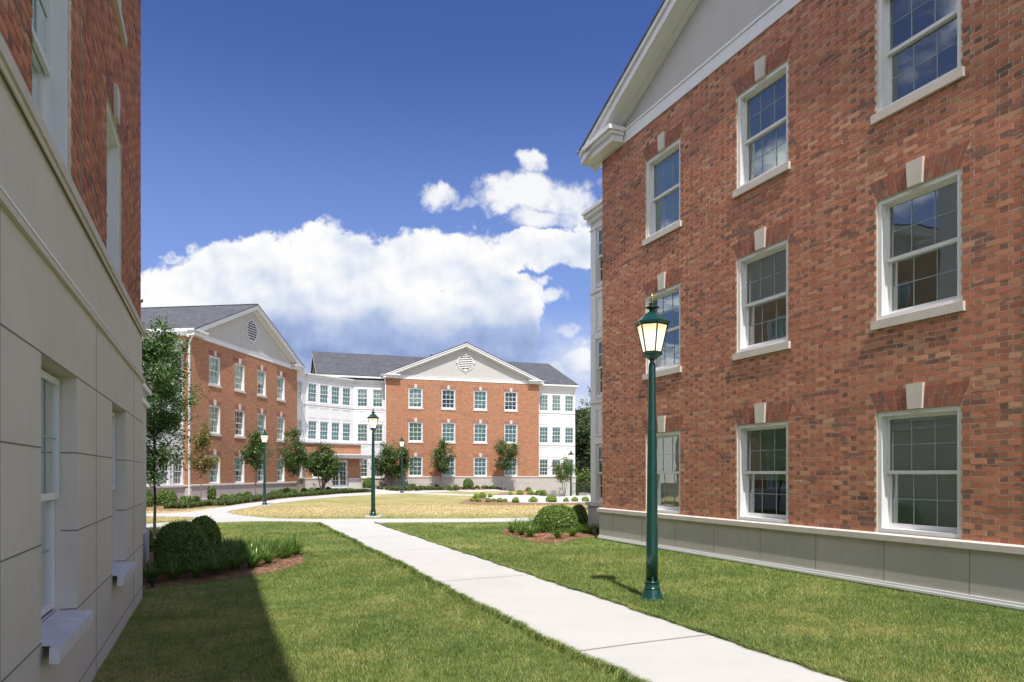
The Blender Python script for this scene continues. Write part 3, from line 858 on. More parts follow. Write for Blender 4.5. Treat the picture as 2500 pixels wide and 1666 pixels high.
# ------------------------------------------------------------------ white panelled bay
def bay(root, p, rz, L, zc, zg, wins, zrows=(.02, 3.10, 6.15), top=8.3, storeys=3, end_cap=(True, True), thick=.6, z_from=None, band_ext=.0, blinds=(1,)):
    """straight run of white wall; p = its left end in the building's frame, rz its turn"""
    z0 = zc if z_from is None else z_from
    wh = 1.58
    holes = []
    for r, zb in enumerate(zrows[:storeys]):
        for x in wins: holes.append((x - .46, x + .46, zc + zb, zc + zb + wh))
    if z_from is not None: holes = [h for h in holes if h[2] > z_from]
    w = MB(); wall_holes(w, 0, L, z0, zc + top, holes, 0, .12)
    for sgn, on in ((0, end_cap[0]), (L, end_cap[1])):
        if on: w.quad((sgn, 0, z0), (sgn, thick, z0), (sgn, thick, zc + top), (sgn, 0, zc + top))
    obj('white_wall', w, M_WHITE, root, p, rz)
    k = 0
    for h in holes:
        xc = (h[0] + h[1]) / 2
        q = rot2(xc, 0, rz)
        put_window(root, SETB, p[0] + q[0], p[1] + q[1], h[2], rz, blinds[k % len(blinds)]); k += 1
    t = MB()
    # bands under each window row, raised panels, pilaster strips, cornice
    for r in range(1, storeys):
        zb = zc + zrows[r] - .17
        if zb < z0: continue
        t.box(-.0, L, -.045, -.001, zb, zb + .07)
    if z_from is not None: t.box(0, L, -.05, -.001, z_from + .001, z_from + .08)
    for r in range(0, storeys):
        zb = zc + zrows[r] + wh
        if zb + .2 > zc + top: continue
        nz = zrows[r+1] - .17 if r + 1 < storeys else None
        if nz is None: continue
        zlo, zhi = zb + .22, zc + nz - .14
        if zlo < z0: continue
        for x in wins: ring(t, x - .50, x + .50, zlo, zhi, .05, -.02, -.001); ring(t, x - .40, x + .40, zlo + .10, zhi - .10, .025, -.012, -.001)
    for r in range(0, storeys):
        zb = zc + zrows[r]
        if zb < z0: continue
        for x in wins: ring(t, x - .50, x + .50, zb - .045, zb + wh + .045, .041, -.022, -.001)
    if z_from is None or storeys == 3:
        t.box(-.02, L + .02, -.03, -.001, zc + top - .32, zc + top - .28)
        t.box(-.03, L + .03, -.10, -.001, zc + top - .10, zc + top + .02)
        t.box(-.05, L + .05, -.20, -.001, zc + top + .021, zc + top + .12)
        t.box(-.06, L + .06, -.26, .10, zc + top + .121, zc + top + .20)
    obj('white_trim', t, M_WHITE, root, p, rz)
    if z_from is None:
        s = MB(); s.box(-.05, L + .05, -.06, .2, zg - .8, zc - .095); obj('plinth', s, M_STUCCO, root, p, rz)
        s = MB(); s.box(-.08, L + .08, -.12, .2, zc - .0945, zc + .004)
        obj('coping', s, M_STONE, root, p, rz)
def downspout(root, x, y, ztop, zbot, elbow=.35):
    m = MB()
    m.box(x - .045, x + .045, y - .09, y - .01, zbot + .25, ztop - .5)
    m.tube((x, y - .05, ztop - .5), (x - .12, y - .32, ztop - .12), .05, .05, 8, True); m.tube((x - .12, y - .32, ztop - .13), (x - .12, y - .32, ztop + .1), .05, .05, 8, True)
    d = obj('downspout', m, M_WHITE, root)
    b = MB(); b.box(x - .06, x + .06, y - .11, y - .005, zbot - .1, zbot + .2495); obj('downspout_boot', b, M_BLACKM, d)

ROWS = (0.006, .357 * H, .706 * H)
COLS = (2.55, 5.53, 8.51, 11.45)
WW = 14.2
def frame_of(P, d): return math.atan2(d[1], d[0])

# right building -------------------------------------------------------------
dR = (.385, -.923); nR = (.923, .385)
def onR(t): return (8.87 * .923 - .385 * t, 8.87 * .385 + .923 * t)
oR = onR(15.42)
rR = thing('brick_building', 'near red brick building on the right with stucco gable and low grey plinth', 'building', (*oR, 0), frame_of(None, dR))
gable_wing(rR, WW, .78, 0.0, (2.56, 5.56, 8.56, 11.5), ROWS, 15.0, False, blinds=[1, 2, 1, 1, 0, 1, 1, 1, 1, 1, 1, 1])
bay(rR, (-2.06, .8, 0), 0, 2.06, .84, -.1, [.78], zrows=(.02, 2.9, 5.95), top=7.85, blinds=(2,), thick=8)
m = MB(); m.vprism([(-2.06, .8), (0, .8), (0, 9), (-2.06, 9)], .84 + 7.84, .84 + 7.9); m.quad((-2.06, .801, -.9), (-2.06, 9, -.9), (-2.06, 9, .8), (-2.06, .801, .8)); obj('flat_roof', m, M_STUCCO, rR)

# left building ---------------------------------------------------------------
dL = (-.385, .923)
def onL(t, D=1.0): return (-.923 * D - .385 * t, -.385 * D + .923 * t)
TL0, TLC = -3.25, 11.85
oL = onL(TL0, 1.03)
rL = thing('brick_building', 'shaded building at the left edge, red brick over a tall grey stucco base', 'building', (*oL, 0), frame_of(None, dL))
lx = lambda t: t - TL0
LW = TLC - TL0
ZLC, ZLG = 3.79, -.2
gable_wing(rL, LW, ZLC, ZLC - .5, (lx(-.60), lx(2.56), lx(5.73), lx(8.92)), ROWS, 15.0, False, stucco=M_STUCCO_L, step=.02, cjoints=99, foot=False, gable_k=(1.045, 1.06), fo=.16, coping_j=2.0, vent=True, blinds=[1, 1, 0, 1, 1, 2, 1, 1])
# basement of stucco blocks with deep openings
bz0, bz1 = .56, 2.386
ops = []
for t0, t1 in ((-.95, .28), (2.12, 3.36), (5.20, 6.43), (8.49, 9.72)): ops.append((lx(t0), lx(t1), bz0, bz1))
b = MB(); wall_holes(b, 0, LW, -1.2, ZLC - .595, ops, -.03, .20)
b.quad((LW, -.03, -1.2), (LW, 15, -1.2), (LW, 15, ZLC - .6), (LW, -.03, ZLC - .6)); b.quad((0, 15, -1.2), (0, -.03, -1.2), (0, -.03, ZLC - .6), (0, 15, ZLC - .6))
obj('stucco_base', b, M_STUCCO_L, rL)
g = MB()
vx = [lx(t) for t in (-2.2, -.3, .93, 2.0, 2.75, 4.28, 7.40, 10.6)]
vts = [0.30 + .0]
cuts = {}
for x in (lx(.93), lx(4.28), lx(7.40), lx(10.6)): g.box(x - .004, x + .004, -.0325, -.028, -1, 3.0)
levels = [-.02, .585, 1.195, 1.80, 2.392]
for z in levels:
    segs = [(0, LW)]
    if bz0 - .05 < z < bz1 - .01:
        segs = []; x = 0
        for o in ops: segs.append((x, o[0])); x = o[1]
        segs.append((x, LW))
    for a, c_ in segs: g.box(a, c_, -.033, -.0285, z - .0045, z + .0045)
for o in ops:
    for z in levels[1:4]:
        for xx in (o[0], o[1]):
            s_ = -1 if xx == o[1] else 1
            g.box(xx - (.002 if s_ < 0 else -.0), xx + (.002 if s_ > 0 else .0), -.03, .08, z - .005, z + .005)
obj('block_joint', g, M_JOINT_D, rL)
# belt course and flashing, under-coping moulding
c = MB()
c.box(-.05, LW + .05, -.060, -.031, 2.985, 3.03)
obj('belt_course', c, M_STUCCO_L, rL)
c = MB(); c.box(-.055, LW + .055, -.066, -.031, 3.0305, 3.040); obj('flashing', c, M_METAL, rL)
c = MB(); c.box(-.03, LW + .03, -.052, -.0405, ZLC - .135, ZLC - .0955); obj('coping_mould', c, M_STUCCO_L, rL)
bset = make_set(1.23, bz1 - bz0, .13, False, False, jamb=.028, y0=.115, mw=.006, mm=M_MUNTN)
for i, o in enumerate(ops):
    w = put_window(rL, bset, (o[0] + o[1]) / 2, 0.0, bz0, 0, 0 if i == 2 else 1)
    s_ = MB(); wd = (o[1] - o[0]) / 2
    s_.add([(-wd - .05, -.135, -.10), (wd + .05, -.135, -.10), (wd + .05, -.082, -.10), (-wd - .05, -.082, -.10), (-wd - .05, -.135, -.006), (wd + .05, -.135, -.006), (wd + .05, -.082, .0), (-wd - .05, -.082, .0)],
           [(0,3,2,1),(4,5,6,7),(0,1,5,4),(1,2,6,5),(2,3,7,6),(3,0,4,7)])
    s_.add([(-wd + .002, -.082, .0), (wd - .002, -.082, .0), (wd - .002, .10, .022), (-wd + .002, .10, .022)], [(0, 1, 2, 3)])
    obj('sill', s_, M_SILL_L, w)
# recessed end bay of the left building
b = MB(); b.box(LW + .0, LW + 4.1, .25, 4, -1.2, ZLC - .595); obj('end_bay_base', b, M_STUCCO_L, rL)
c = MB(); c.box(LW + .051, LW + 4.15, .19, .249, 2.94, 3.03); c.box(LW + .051, LW + 4.16, .16, 4, ZLC - .594, ZLC - .5); obj('end_bay_trim', c, M_WHITE, rL)
b = MB(); b.box(LW + .0, LW + 2.4, .251, 4, ZLC - .499, ZLC + 7.6); obj('end_bay_wall', b, M_WHITE, rL)
c = MB(); c.box(LW + .052, LW + 4.14, .20, .2495, -.8, .52); obj('end_bay_plinth', c, M_STUCCO_L, rL)

# the wing past the left building, which the right building's windows mirror ----
o4 = onL(16.6, 5.4)
r4_ = thing('brick_building', 'brick gabled building seen only mirrored in the windows of the right building', 'building', (*o4, 0), frame_of(None, dL))
gable_wing(r4_, WW, .9, -.2, COLS, ROWS, 10.0, True, blinds=[1, 2, 1, 1, 0])
# middle distance, left: building two -----------------------------------------
d2 = (.133, .991); o2 = (-18.54, 41.0)
r2_ = thing('brick_building', 'orange brick building in the left middle distance, seen at a slant, with a white downspout', 'building', (*o2, 0), frame_of(None, d2))
Z2C = .98
gable_wing(r2_, WW, Z2C, .05, COLS, ROWS, 17.0, True, blinds=[1, 2, 1, 1, 1, 0, 2, 1, 1, 1, 2])
bay(r2_, (-7.2, .40, 0), 0, 7.2, Z2C - .04, -.3, [7.2 - .62, 7.2 - 1.89, 7.2 - 3.16, 7.2 - 4.43, 7.2 - 5.70], top=8.05, end_cap=(True, False), zrows=(.02, 3.1, 6.1), thick=9, blinds=(1, 1, 2))
m = MB(); m.vprism([(-7.2, .4), (0, .4), (0, 10), (-7.2, 10)], Z2C + 8.0, Z2C + 8.06); m.quad((-7.2, 9.9, -1), (0, 9.9, -1), (0, 9.9, 9), (-7.2, 9.9, 9)); obj('flat_roof', m, M_STUCCO, r2_)
downspout(r2_, -.12, .06, Z2C + H + .05, 0.1)

# centre: building three --------------------------------------------------------
d3 = (.9485, .317); o3 = (-10.95, 62.1)
a3 = frame_of(None, d3)
r3_ = thing('brick_building', 'far orange brick building in the centre with white pediment, round vent and white wings', 'building', (*o3, 0), a3)
Z3C = 1.36
gable_wing(r3_, WW, Z3C, -.1, COLS, ROWS, 9.0, True, step=.05, blinds=[1, 1, 1, 1, 1, 1, 1, 1, 1, 0, 1, 0])
bay(r3_, (WW, .6, 0), 0, 3.95, Z3C, -1.6, [14.92 - WW, 16.21 - WW, 17.54 - WW], top=8.35, thick=14, end_cap=(False, True))
def w3(X, Y):
    dx_, dy_ = X - o3[0], Y - o3[1]
    return (dx_ * d3[0] + dy_ * d3[1], -dx_ * d3[1] + dy_ * d3[0])
# main roof behind
xl, xr, ye, yr = -5.9, 18.35, .25, 8.1
ze, zrr = 10.14, 13.30
m = MB()
for s_ in (0, 1):
    y0 = ye if s_ == 0 else 2 * yr - ye
    pts = [(xl, y0, ze), (xr, y0, ze), (xr, yr, zrr), (xl, yr, zrr)]
    if s_: pts = pts[::-1]
    lo = [(p_[0], p_[1], p_[2] - .07) for p_ in pts]
    m.add(pts + lo, [(0, 1, 2, 3), (7, 6, 5, 4), (0, 4, 5, 1), (1, 5, 6, 2), (2, 6, 7, 3), (3, 7, 4, 0)])
mr = obj('main_roof', m, M_ROOF, r3_)
vp = MB(); vp.lathe([(.10, zrr - 1.5), (.10, zrr + .02), (.20, zrr + .03), (.20, zrr + .12), (.08, zrr + .2)], 10, (5.6, yr - .6)); obj('roof_vent_pipe', vp, M_BLACKM, mr)
m = MB()
for x_ in (xl + .22, xr - .35):
    m.add([(x_, ye + .3, ze - 1.2), (x_, 2*yr - ye - .3, ze - 1.2), (x_, 2*yr - ye - .3, ze - .02), (x_, yr, zrr - .1), (x_, ye + .3, ze - .02)], [(0, 1, 2, 3, 4), (4, 3, 2, 1, 0)])
obj('gable_end', m, M_TYMP, r3_)
m = MB()
for x_ in (xl, xr - .04):
    for s_ in (0, 1):
        y0 = ye if s_ == 0 else 2 * yr - ye
        m.add([(x_, y0, ze - .08), (x_ + .04, y0, ze - .08), (x_ + .04, yr, zrr - .08), (x_, yr, zrr - .08), (x_, y0, ze - .30), (x_ + .04, y0, ze - .30), (x_ + .04, yr, zrr - .30), (x_, yr, zrr - .30)],
              [(0,1,2,3),(7,6,5,4),(0,4,5,1),(1,5,6,2),(2,6,7,3),(3,7,4,0)])
m.box(xl, xr, ye - .05, ye + .10, ze - .22, ze - .075)
obj('rake_trim', m, M_WHITE, r3_)
lv = MB(); 
for i in range(9): lv.box(xl + .14, xl + .20, yr - 1.0, yr - .3, zrr - 2.3 + i * .14, zrr - 2.23 + i * .14)
obj('gable_louvre', lv, M_DARK, r3_)
# link between the two buildings: pieces a, b, c
ZK = 1.26
def seg(Pa, Pb, wins, **kw):
    a = w3(*Pa); b_ = w3(*Pb)
    rz = math.atan2(b_[1] - a[1], b_[0] - a[0]); L = math.hypot(b_[0] - a[0], b_[1] - a[1])
    bay(r3_, (a[0], a[1], 0), rz, L, ZK, .0, [w * L for w in wins], top=8.3, thick=.3, end_cap=(False, False), **kw)
    return L
Pa, Pb, Pc, Pd = (-16.98, 55.2), (-16.75, 57.6), (-13.62, 62.45), (-10.75, 62.75)
A_ = w3(*Pc); # square piece c up to the brick, parallel with it
Pd = (o3[0] + d3[0] * .02 - d3[1] * .62, o3[1] + d3[1] * .02 + d3[0] * .62)
Pc = (Pd[0] - d3[0] * 2.78, Pd[1] - d3[1] * 2.78)
seg(Pa, Pb, [.5])
seg(Pb, Pc, [.14, .375, .61, .845])
seg(Pc, Pd, [.27, .745])
fl = MB()
fp = [w3(*p_) for p_ in (Pa, Pb, Pc, Pd)] + [(1.5, 2), (1.5, 12), (-12, 12)]
fl.vprism(fp, ZK + 8.22, ZK + 8.29); obj('flat_roof', fl, M_STUCCO, r3_)
downspout(r3_, -.10, .02, Z3C + H + .05, .45)
# entrance porch of brick
Q = [(-16.6, 56.3), (-14.45, 57.0), (-12.62, 58.35)]
Q = [((745 - CX)/F*56.0, 56.0), ((809 - CX)/F*56.9, 56.9), ((881 - CX)/F*58.6, 58.6)]
q = [w3(*p_) for p_ in Q]
back = [(q[2][0] - .15, q[2][1] + 4.3), (q[0][0], q[0][1] + 6)]
zp0, zp1 = .44, 3.98
a_ = q[1]; b_ = q[2]; rzp = math.atan2(b_[1]-a_[1], b_[0]-a_[0]); Lp = math.hypot(b_[0]-a_[0], b_[1]-a_[1])
pw = MB(); DX0, DX1 = .25 * Lp, .66 * Lp
DX0, DX1 = -.28 + .0 * Lp, 1.32
DX0, DX1 = .02, 1.50
wall_holes(pw, 0, Lp, ZK, zp1 - .0, [(DX0, DX1, ZK, 2.75)], 0, .45)
pw.quad((Lp, 0, ZK), (Lp, 5, ZK), (Lp, 5, zp1), (Lp, 0, zp1))
obj('porch_wall', pw, M_BRICK_FAR, r3_, (a_[0], a_[1], 0), rzp)
pp = MB(); pp.box(DX1 + .001, Lp + .04, -.05, 5, -.2, ZK - .001); obj('porch_plinth', pp, M_STUCCO, r3_, (a_[0], a_[1], 0), rzp)
pc = MB(); pc.box(DX1 + .001, Lp + .07, -.09, .0, ZK - .09, ZK + .005); obj('porch_coping', pc, M_STONE, r3_, (a_[0], a_[1], 0), rzp)
cz = MB()
cz.box(-.6, Lp + .12, -.14, .3, zp1, zp1 + .10); cz.box(-.6, Lp + .16, -.20, .3, zp1 + .101, zp1 + .17)
cz.box(-.55, Lp + .65, -1.05, -.001, 2.98, 3.10); cz.box(-.6, Lp + .72, -1.12, -.001, 3.101, 3.18); cz.box(-.45, Lp + .5, -.95, -.001, 2.84, 2.979)
for xb in (Lp - .15, ):
    cz.prism([(xb, 2.3), (xb + .14, 2.3), (xb + .14, 2.839), (xb, 2.839)], -.18, -.001)
    cz.prism([(xb, 2.55), (xb + .14, 2.55), (xb + .14, 2.839), (xb, 2.839)], -.55, -.181)
obj('door_canopy', cz, M_WHITE, r3_, (a_[0], a_[1], 0), rzp)
dr = MB(); dz0, dz1 = .47, 2.74
xm_ = (DX0 + DX1) / 2
ring(dr, DX0 + .005, DX1 - .005, dz0, dz1, .09, .10, .22, .03, .10)
for (x0_, x1_) in ((DX0 + .096, xm_ - .003), (xm_ + .003, DX1 - .096)):
    ring(dr, x0_, x1_, dz0 + .03, dz1 - .101, .085, .12, .17, .20, .10)
dd = obj('double_door', dr, M_WHITE, r3_, (a_[0], a_[1], 0), rzp)
dg = MB(); dm = MB(); dk = MB()
for (x0_, x1_) in ((DX0 + .18, xm_ - .088), (xm_ + .088, DX1 - .18)):
    dg.quad((x0_, .14, dz0 + .22), (x1_, .14, dz0 + .22), (x1_, .14, dz1 - .2), (x0_, .14, dz1 - .2))
    dm.box((x0_+x1_)/2 - .012, (x0_+x1_)/2 + .012, .128, .139, dz0 + .22, dz1 - .2)
    for i in range(1, 5):
        z_ = dz0 + .22 + (dz1 - .42 - dz0) * i / 5; dm.box(x0_, x1_, .129, .1385, z_ - .012, z_ + .012)
obj('pane', dg, M_GLASS_FAR, dd); obj('muntins', dm, M_WHITE, dd)
dk.quad((DX0, .5, dz0 - .1), (DX1, .5, dz0 - .1), (DX1, .5, dz1 + .1), (DX0, .5, dz1 + .1)); obj('dark_interior', dk, M_DARK, dd)
hd = MB(); hd.box(xm_ + .03, xm_ + .055, .07, .09, 1.25, 1.85); hd.box(xm_ + .032, xm_ + .053, .09, .12, 1.3, 1.33); hd.box(xm_ + .032, xm_ + .053, .09, .12, 1.77, 1.8); obj('handle', hd, M_BLACKM, dd)
# porch left face with its window
c_ = q[0]; rz4 = math.atan2(a_[1]-c_[1], a_[0]-c_[0]); L4 = math.hypot(a_[0]-c_[0], a_[1]-c_[1])
pw = MB(); hx = L4 * .58; wall_holes(pw, 0, L4, ZK, zp1, [(hx - KW/2, hx + KW/2, ZK, ZK + WH)])
obj('porch_wall', pw, M_BRICK_FAR, r3_, (c_[0], c_[1], 0), rz4)
pp = MB(); pp.box(0, L4, -.05, 1, -.2, ZK - .001); pp.cur = 1; pp.box(0, L4, -.09, .0, ZK - .09, ZK + .005); obj('porch_plinth', pp, [M_STUCCO, M_STONE], r3_, (c_[0], c_[1], 0), rz4)
cz = MB(); cz.box(-.1, L4, -.14, .3, zp1, zp1 + .10); cz.box(-.1, L4, -.20, .3, zp1 + .101, zp1 + .17); obj('porch_cornice', cz, M_WHITE, r3_, (c_[0], c_[1], 0), rz4)
qq = rot2(hx, 0, rz4); put_window(r3_, SETF, c_[0] + qq[0], c_[1] + qq[1], ZK, rz4, 0, True, False)
rfp = MB(); rfp.vprism([q[0], q[1], q[2], (q[2][0] - .1, q[2][1] + 4.5), (q[0][0], q[0][1] + 4)], zp1 + .05, zp1 + .12); obj('porch_roof', rfp, M_STUCCO, r3_)
# ------------------------------------------------------------------ ground, walks, beds
def structure(o): o['kind'] = 'structure'; return o
ax = np.unique(np.concatenate([np.linspace(-900, -70, 14), np.arange(-64, 64.1, 1.0), np.linspace(70, 900, 14)]))
ay = np.unique(np.concatenate([np.linspace(-300, -24, 6), np.arange(-20, 110.1, 1.0), np.linspace(118, 1500, 18)]))
XX, YY = np.meshgrid(ax, ay)
ZZ = gz(XX, YY)
nx, ny = len(ax), len(ay)
vv = np.stack([XX.ravel(), YY.ravel(), ZZ.ravel()], 1)
ii, jj = np.meshgrid(np.arange(nx - 1), np.arange(ny - 1)); o_ = (jj * nx + ii).ravel()
ff = np.stack([o_, o_ + 1, o_ + nx + 1, o_ + nx], 1)
me = np_mesh('ground', vv, ff, [M_LAWN], smooth=True)
structure(link('ground', me))

def sheet(name, poly, m, lift, step=1.0, skirt=.08, parent=None, edge_noise=0.0):
    """polygon on the ground, cut on a grid so that it follows the terrain, with a small edge"""
    P2 = []
    n = len(poly)
    for i in range(n):
        a = Vector(poly[i]); b = Vector(poly[(i + 1) % n]); k = max(1, int((b - a).length / (step * .8)))
        if edge_noise: k = max(1, int((b - a).length / .18))
        for j in range(k):
            q = a.lerp(b, j / k)
            if edge_noise: q += Vector((random.uniform(-1, 1), random.uniform(-1, 1))) * edge_noise
            P2.append(q)
    nb = len(P2)
    xs = [p.x for p in P2]; ys = [p.y for p in P2]
    gx = np.arange(min(xs), max(xs), step); gy = np.arange(min(ys), max(ys), step)
    if len(gx) and len(gy):
        A, B = np.meshgrid(gx, gy); A = A.ravel(); B = B.ravel()
        ok = inpoly(A, B, [(p.x, p.y) for p in P2])
        pts = P2 + [Vector((a, b)) for a, b in zip(A[ok], B[ok])]
    else: pts = P2
    r = delaunay_2d_cdt(pts, [(i, (i + 1) % nb) for i in range(nb)], [list(range(nb))], 1, 1e-4)
    V, E_, Fc = r[0], r[1], r[2]
    z = gz(np.array([v.x for v in V]), np.array([v.y for v in V])) + lift
    bm = bmesh.new()
    bv = [bm.verts.new((v.x, v.y, zz_)) for v, zz_ in zip(V, z)]
    for f in Fc:
        try: bm.faces.new([bv[i] for i in f])
        except ValueError: pass
    bmesh.ops.recalc_face_normals(bm, faces=bm.faces)
    bm.faces.ensure_lookup_table()
    if bm.faces and sum(f.normal.z for f in bm.faces) < 0: bmesh.ops.reverse_faces(bm, faces=bm.faces)
    be = [e for e in bm.edges if e.is_boundary]
    g = bmesh.ops.extrude_edge_only(bm, edges=be)
    for v in g['geom']:
        if isinstance(v, bmesh.types.BMVert): v.co.z -= skirt
    me = bpy.data.meshes.new(name); bm.to_mesh(me); bm.free(); me.materials.append(m)
    return structure(link(name, me, parent))

S = lambda L: [G(*p) for p in L]
LA, LB = (-6.30, 23.1), (.95, 5.58)
RA, RB = (-4.25, 22.6), (2.60, 5.58)
def ext(a, b, y): t = (y - a[1]) / (b[1] - a[1]); return (a[0] + (b[0] - a[0]) * t, y)
def between(a, b, t): return (a[0] + (b[0] - a[0]) * t, a[1] + (b[1] - a[1]) * t)
low = S([(300, 1294), (357, 1291), (440, 1284), (518, 1278), (608, 1274.5), (700, 1275)]) + [G(772, 1276.5), between(LA, LB, .04), ext(LA, LB, 5.58), ext(LA, LB, -6), ext(RA, RB, -6), RB, between(RA, RB, .05), G(922, 1279.5), G(950, 1277.8)] + S([(1000, 1277.5), (1120, 1276.5), (1243, 1276), (1330, 1274), (1480, 1272)])
upr = S([(1480, 1264), (1330, 1267), (1150, 1268.6), (1000, 1269), (860, 1269.4), (760, 1269.6), (661, 1268), (608, 1263), (570, 1258), (553, 1253), (560, 1249.5), (581, 1245.9), (634.5, 1236), (689, 1228), (740, 1222.5), (791, 1217.5), (850, 1212.5), (900, 1209), (944, 1206.9), (994.8, 1205.8), (1071, 1208.6), (1130, 1211),
         (1165, 1213.2), (1200, 1219), (1239, 1226), (1267, 1228), (1316, 1229), (1460, 1227), (1560, 1226), (1560, 1211), (1442, 1211), (1300, 1211), (1202, 1210.5), (1160, 1209), (1100, 1207), (1046, 1205.2), (1028, 1204), (1045, 1203), (1097, 1201.2), (1180, 1200.3), (1245, 1201.6),
         (1240, 1199.4), (1180, 1197.6), (1120, 1198), (1071, 1198.8), (1020, 1200), (988, 1200.8), (951, 1199.7), (933.6, 1196.8), (905, 1193), (884, 1191)])
door = [(-12.3, 58.7), (-14.6, 57.1)]
mid_ = S([(856, 1197.8), (900, 1199), (921, 1203.0), (900, 1204), (829, 1207.3), (753, 1213.7), (676.5, 1221), (600, 1231), (549, 1238.7), (510, 1244.5), (465, 1252), (410, 1255), (358, 1255.7), (280, 1257), (280, 1264), (357, 1262.3), (430, 1263), (480, 1265.5), (516, 1269), (470, 1272.8), (430, 1276), (357, 1281.6), (290, 1285)])
WALK = low + upr + door + mid_
sheet('footpath', WALK, M_CONC, .03)
# score joints across the near walk
jm = MB()
def walkjoint(px, py):
    x0, y0 = G(px, py)
    # across the walk, square to it
    t = (y0 - LA[1]) / (LB[1] - LA[1]); a = (LA[0] + (LB[0] - LA[0]) * t, y0)
    d = Vector((-.385, .923)); nrm = Vector((.923, .385))
    b_ = Vector(a) + nrm * 1.60
    z0 = float(gz(*a)) + .0345; z1 = float(gz(b_.x, b_.y)) + .0345
    w_ = .007
    NS = 10
    for q_ in range(NS):
        p0 = Vector(a).lerp(b_, q_ / NS); p1 = Vector(a).lerp(b_, (q_ + 1) / NS)
        z0 = float(gz(p0.x, p0.y)) + .037; z1 = float(gz(p1.x, p1.y)) + .037
        jm.quad((p0.x - d.x*w_, p0.y - d.y*w_, z0), (p1.x - d.x*w_, p1.y - d.y*w_, z1), (p1.x + d.x*w_, p1.y + d.y*w_, z1), (p0.x + d.x*w_, p0.y + d.y*w_, z0))
for p_ in ((1437, 1600), (1175, 1425), (985, 1350), (900, 1318)): walkjoint(*p_)
structure(obj('footpath_joint', jm, M_JOINT_D))

bedL = S([(335, 1446), (351, 1441), (411, 1432), (483, 1425), (554, 1414.6), (643, 1402), (690, 1393), (715, 1386), (737, 1377), (745, 1369), (733, 1359), (680, 1345), (600, 1333), (530, 1322), (400, 1306), (340, 1305), (300, 1320)])
bedR = S([(1228, 1301), (1236, 1307), (1262, 1315), (1313, 1326), (1345, 1327.5), (1375, 1325), (1420, 1315), (1480, 1309), (1500, 1290), (1440, 1280), (1380, 1272), (1300, 1274), (1250, 1283), (1234, 1292)])
def fr2(x, y): return (o2[0] + x * d2[0] - y * d2[1], o2[1] + x * d2[1] + y * d2[0])
def fr3(x, y): return (o3[0] + x * d3[0] - y * d3[1], o3[1] + x * d3[1] + y * d3[0])
bed2 = S([(345, 1247), (421, 1248), (467, 1244), (519, 1238.6)]) + S([(549, 1237.9), (600, 1230.2), (676.5, 1220.2), (753, 1213.0), (829, 1206.6), (884, 1203.4), (918, 1202.6), (898, 1199.6), (860, 1198.4)]) + [(-14.9, 57.2), (-16.4, 56.4), fr2(14.3, -.05), fr2(0, -.05), fr2(-.05, .3), fr2(-7, .3)]
bed3 = S([(935, 1197.6), (951, 1200.2), (988, 1200.4), (1020, 1199.5), (1071, 1198.3), (1120, 1197.6), (1180, 1197.1), (1240, 1198.8), (1290, 1201), (1330, 1201)]) + [fr3(14.3, -.04), fr3(0, -.04), fr3(-.05, .5), fr3(-2.4, .5)]
bedU = S([(1196, 1209.6), (1215, 1207), (1260, 1205.6), (1320, 1205.3), (1400, 1205.3), (1470, 1205.6), (1480, 1210.4), (1300, 1210.6)])
bedD = S([(1120, 1231), (1133, 1223), (1150, 1218), (1180, 1217), (1215, 1223), (1239, 1226.8), (1267, 1228.6), (1316, 1229.6), (1470, 1227.6), (1480, 1231.5), (1400, 1233), (1316, 1234), (1250, 1233.5), (1180, 1233.5)])
for nm, pl, st_ in (('mulch_bed', bedL, .5), ('mulch_bed', bedR, .5), ('mulch_bed', bed2, 1.0), ('mulch_bed', bed3, 1.0), ('mulch_bed', bedU, 1.0), ('mulch_bed', bedD, 1.0)):
    sheet(nm, pl, M_MULCH,   .016 if pl in (bedL, bedR) else .02, st_, edge_noise=.04 if pl in (bedL, bedR) else .0)

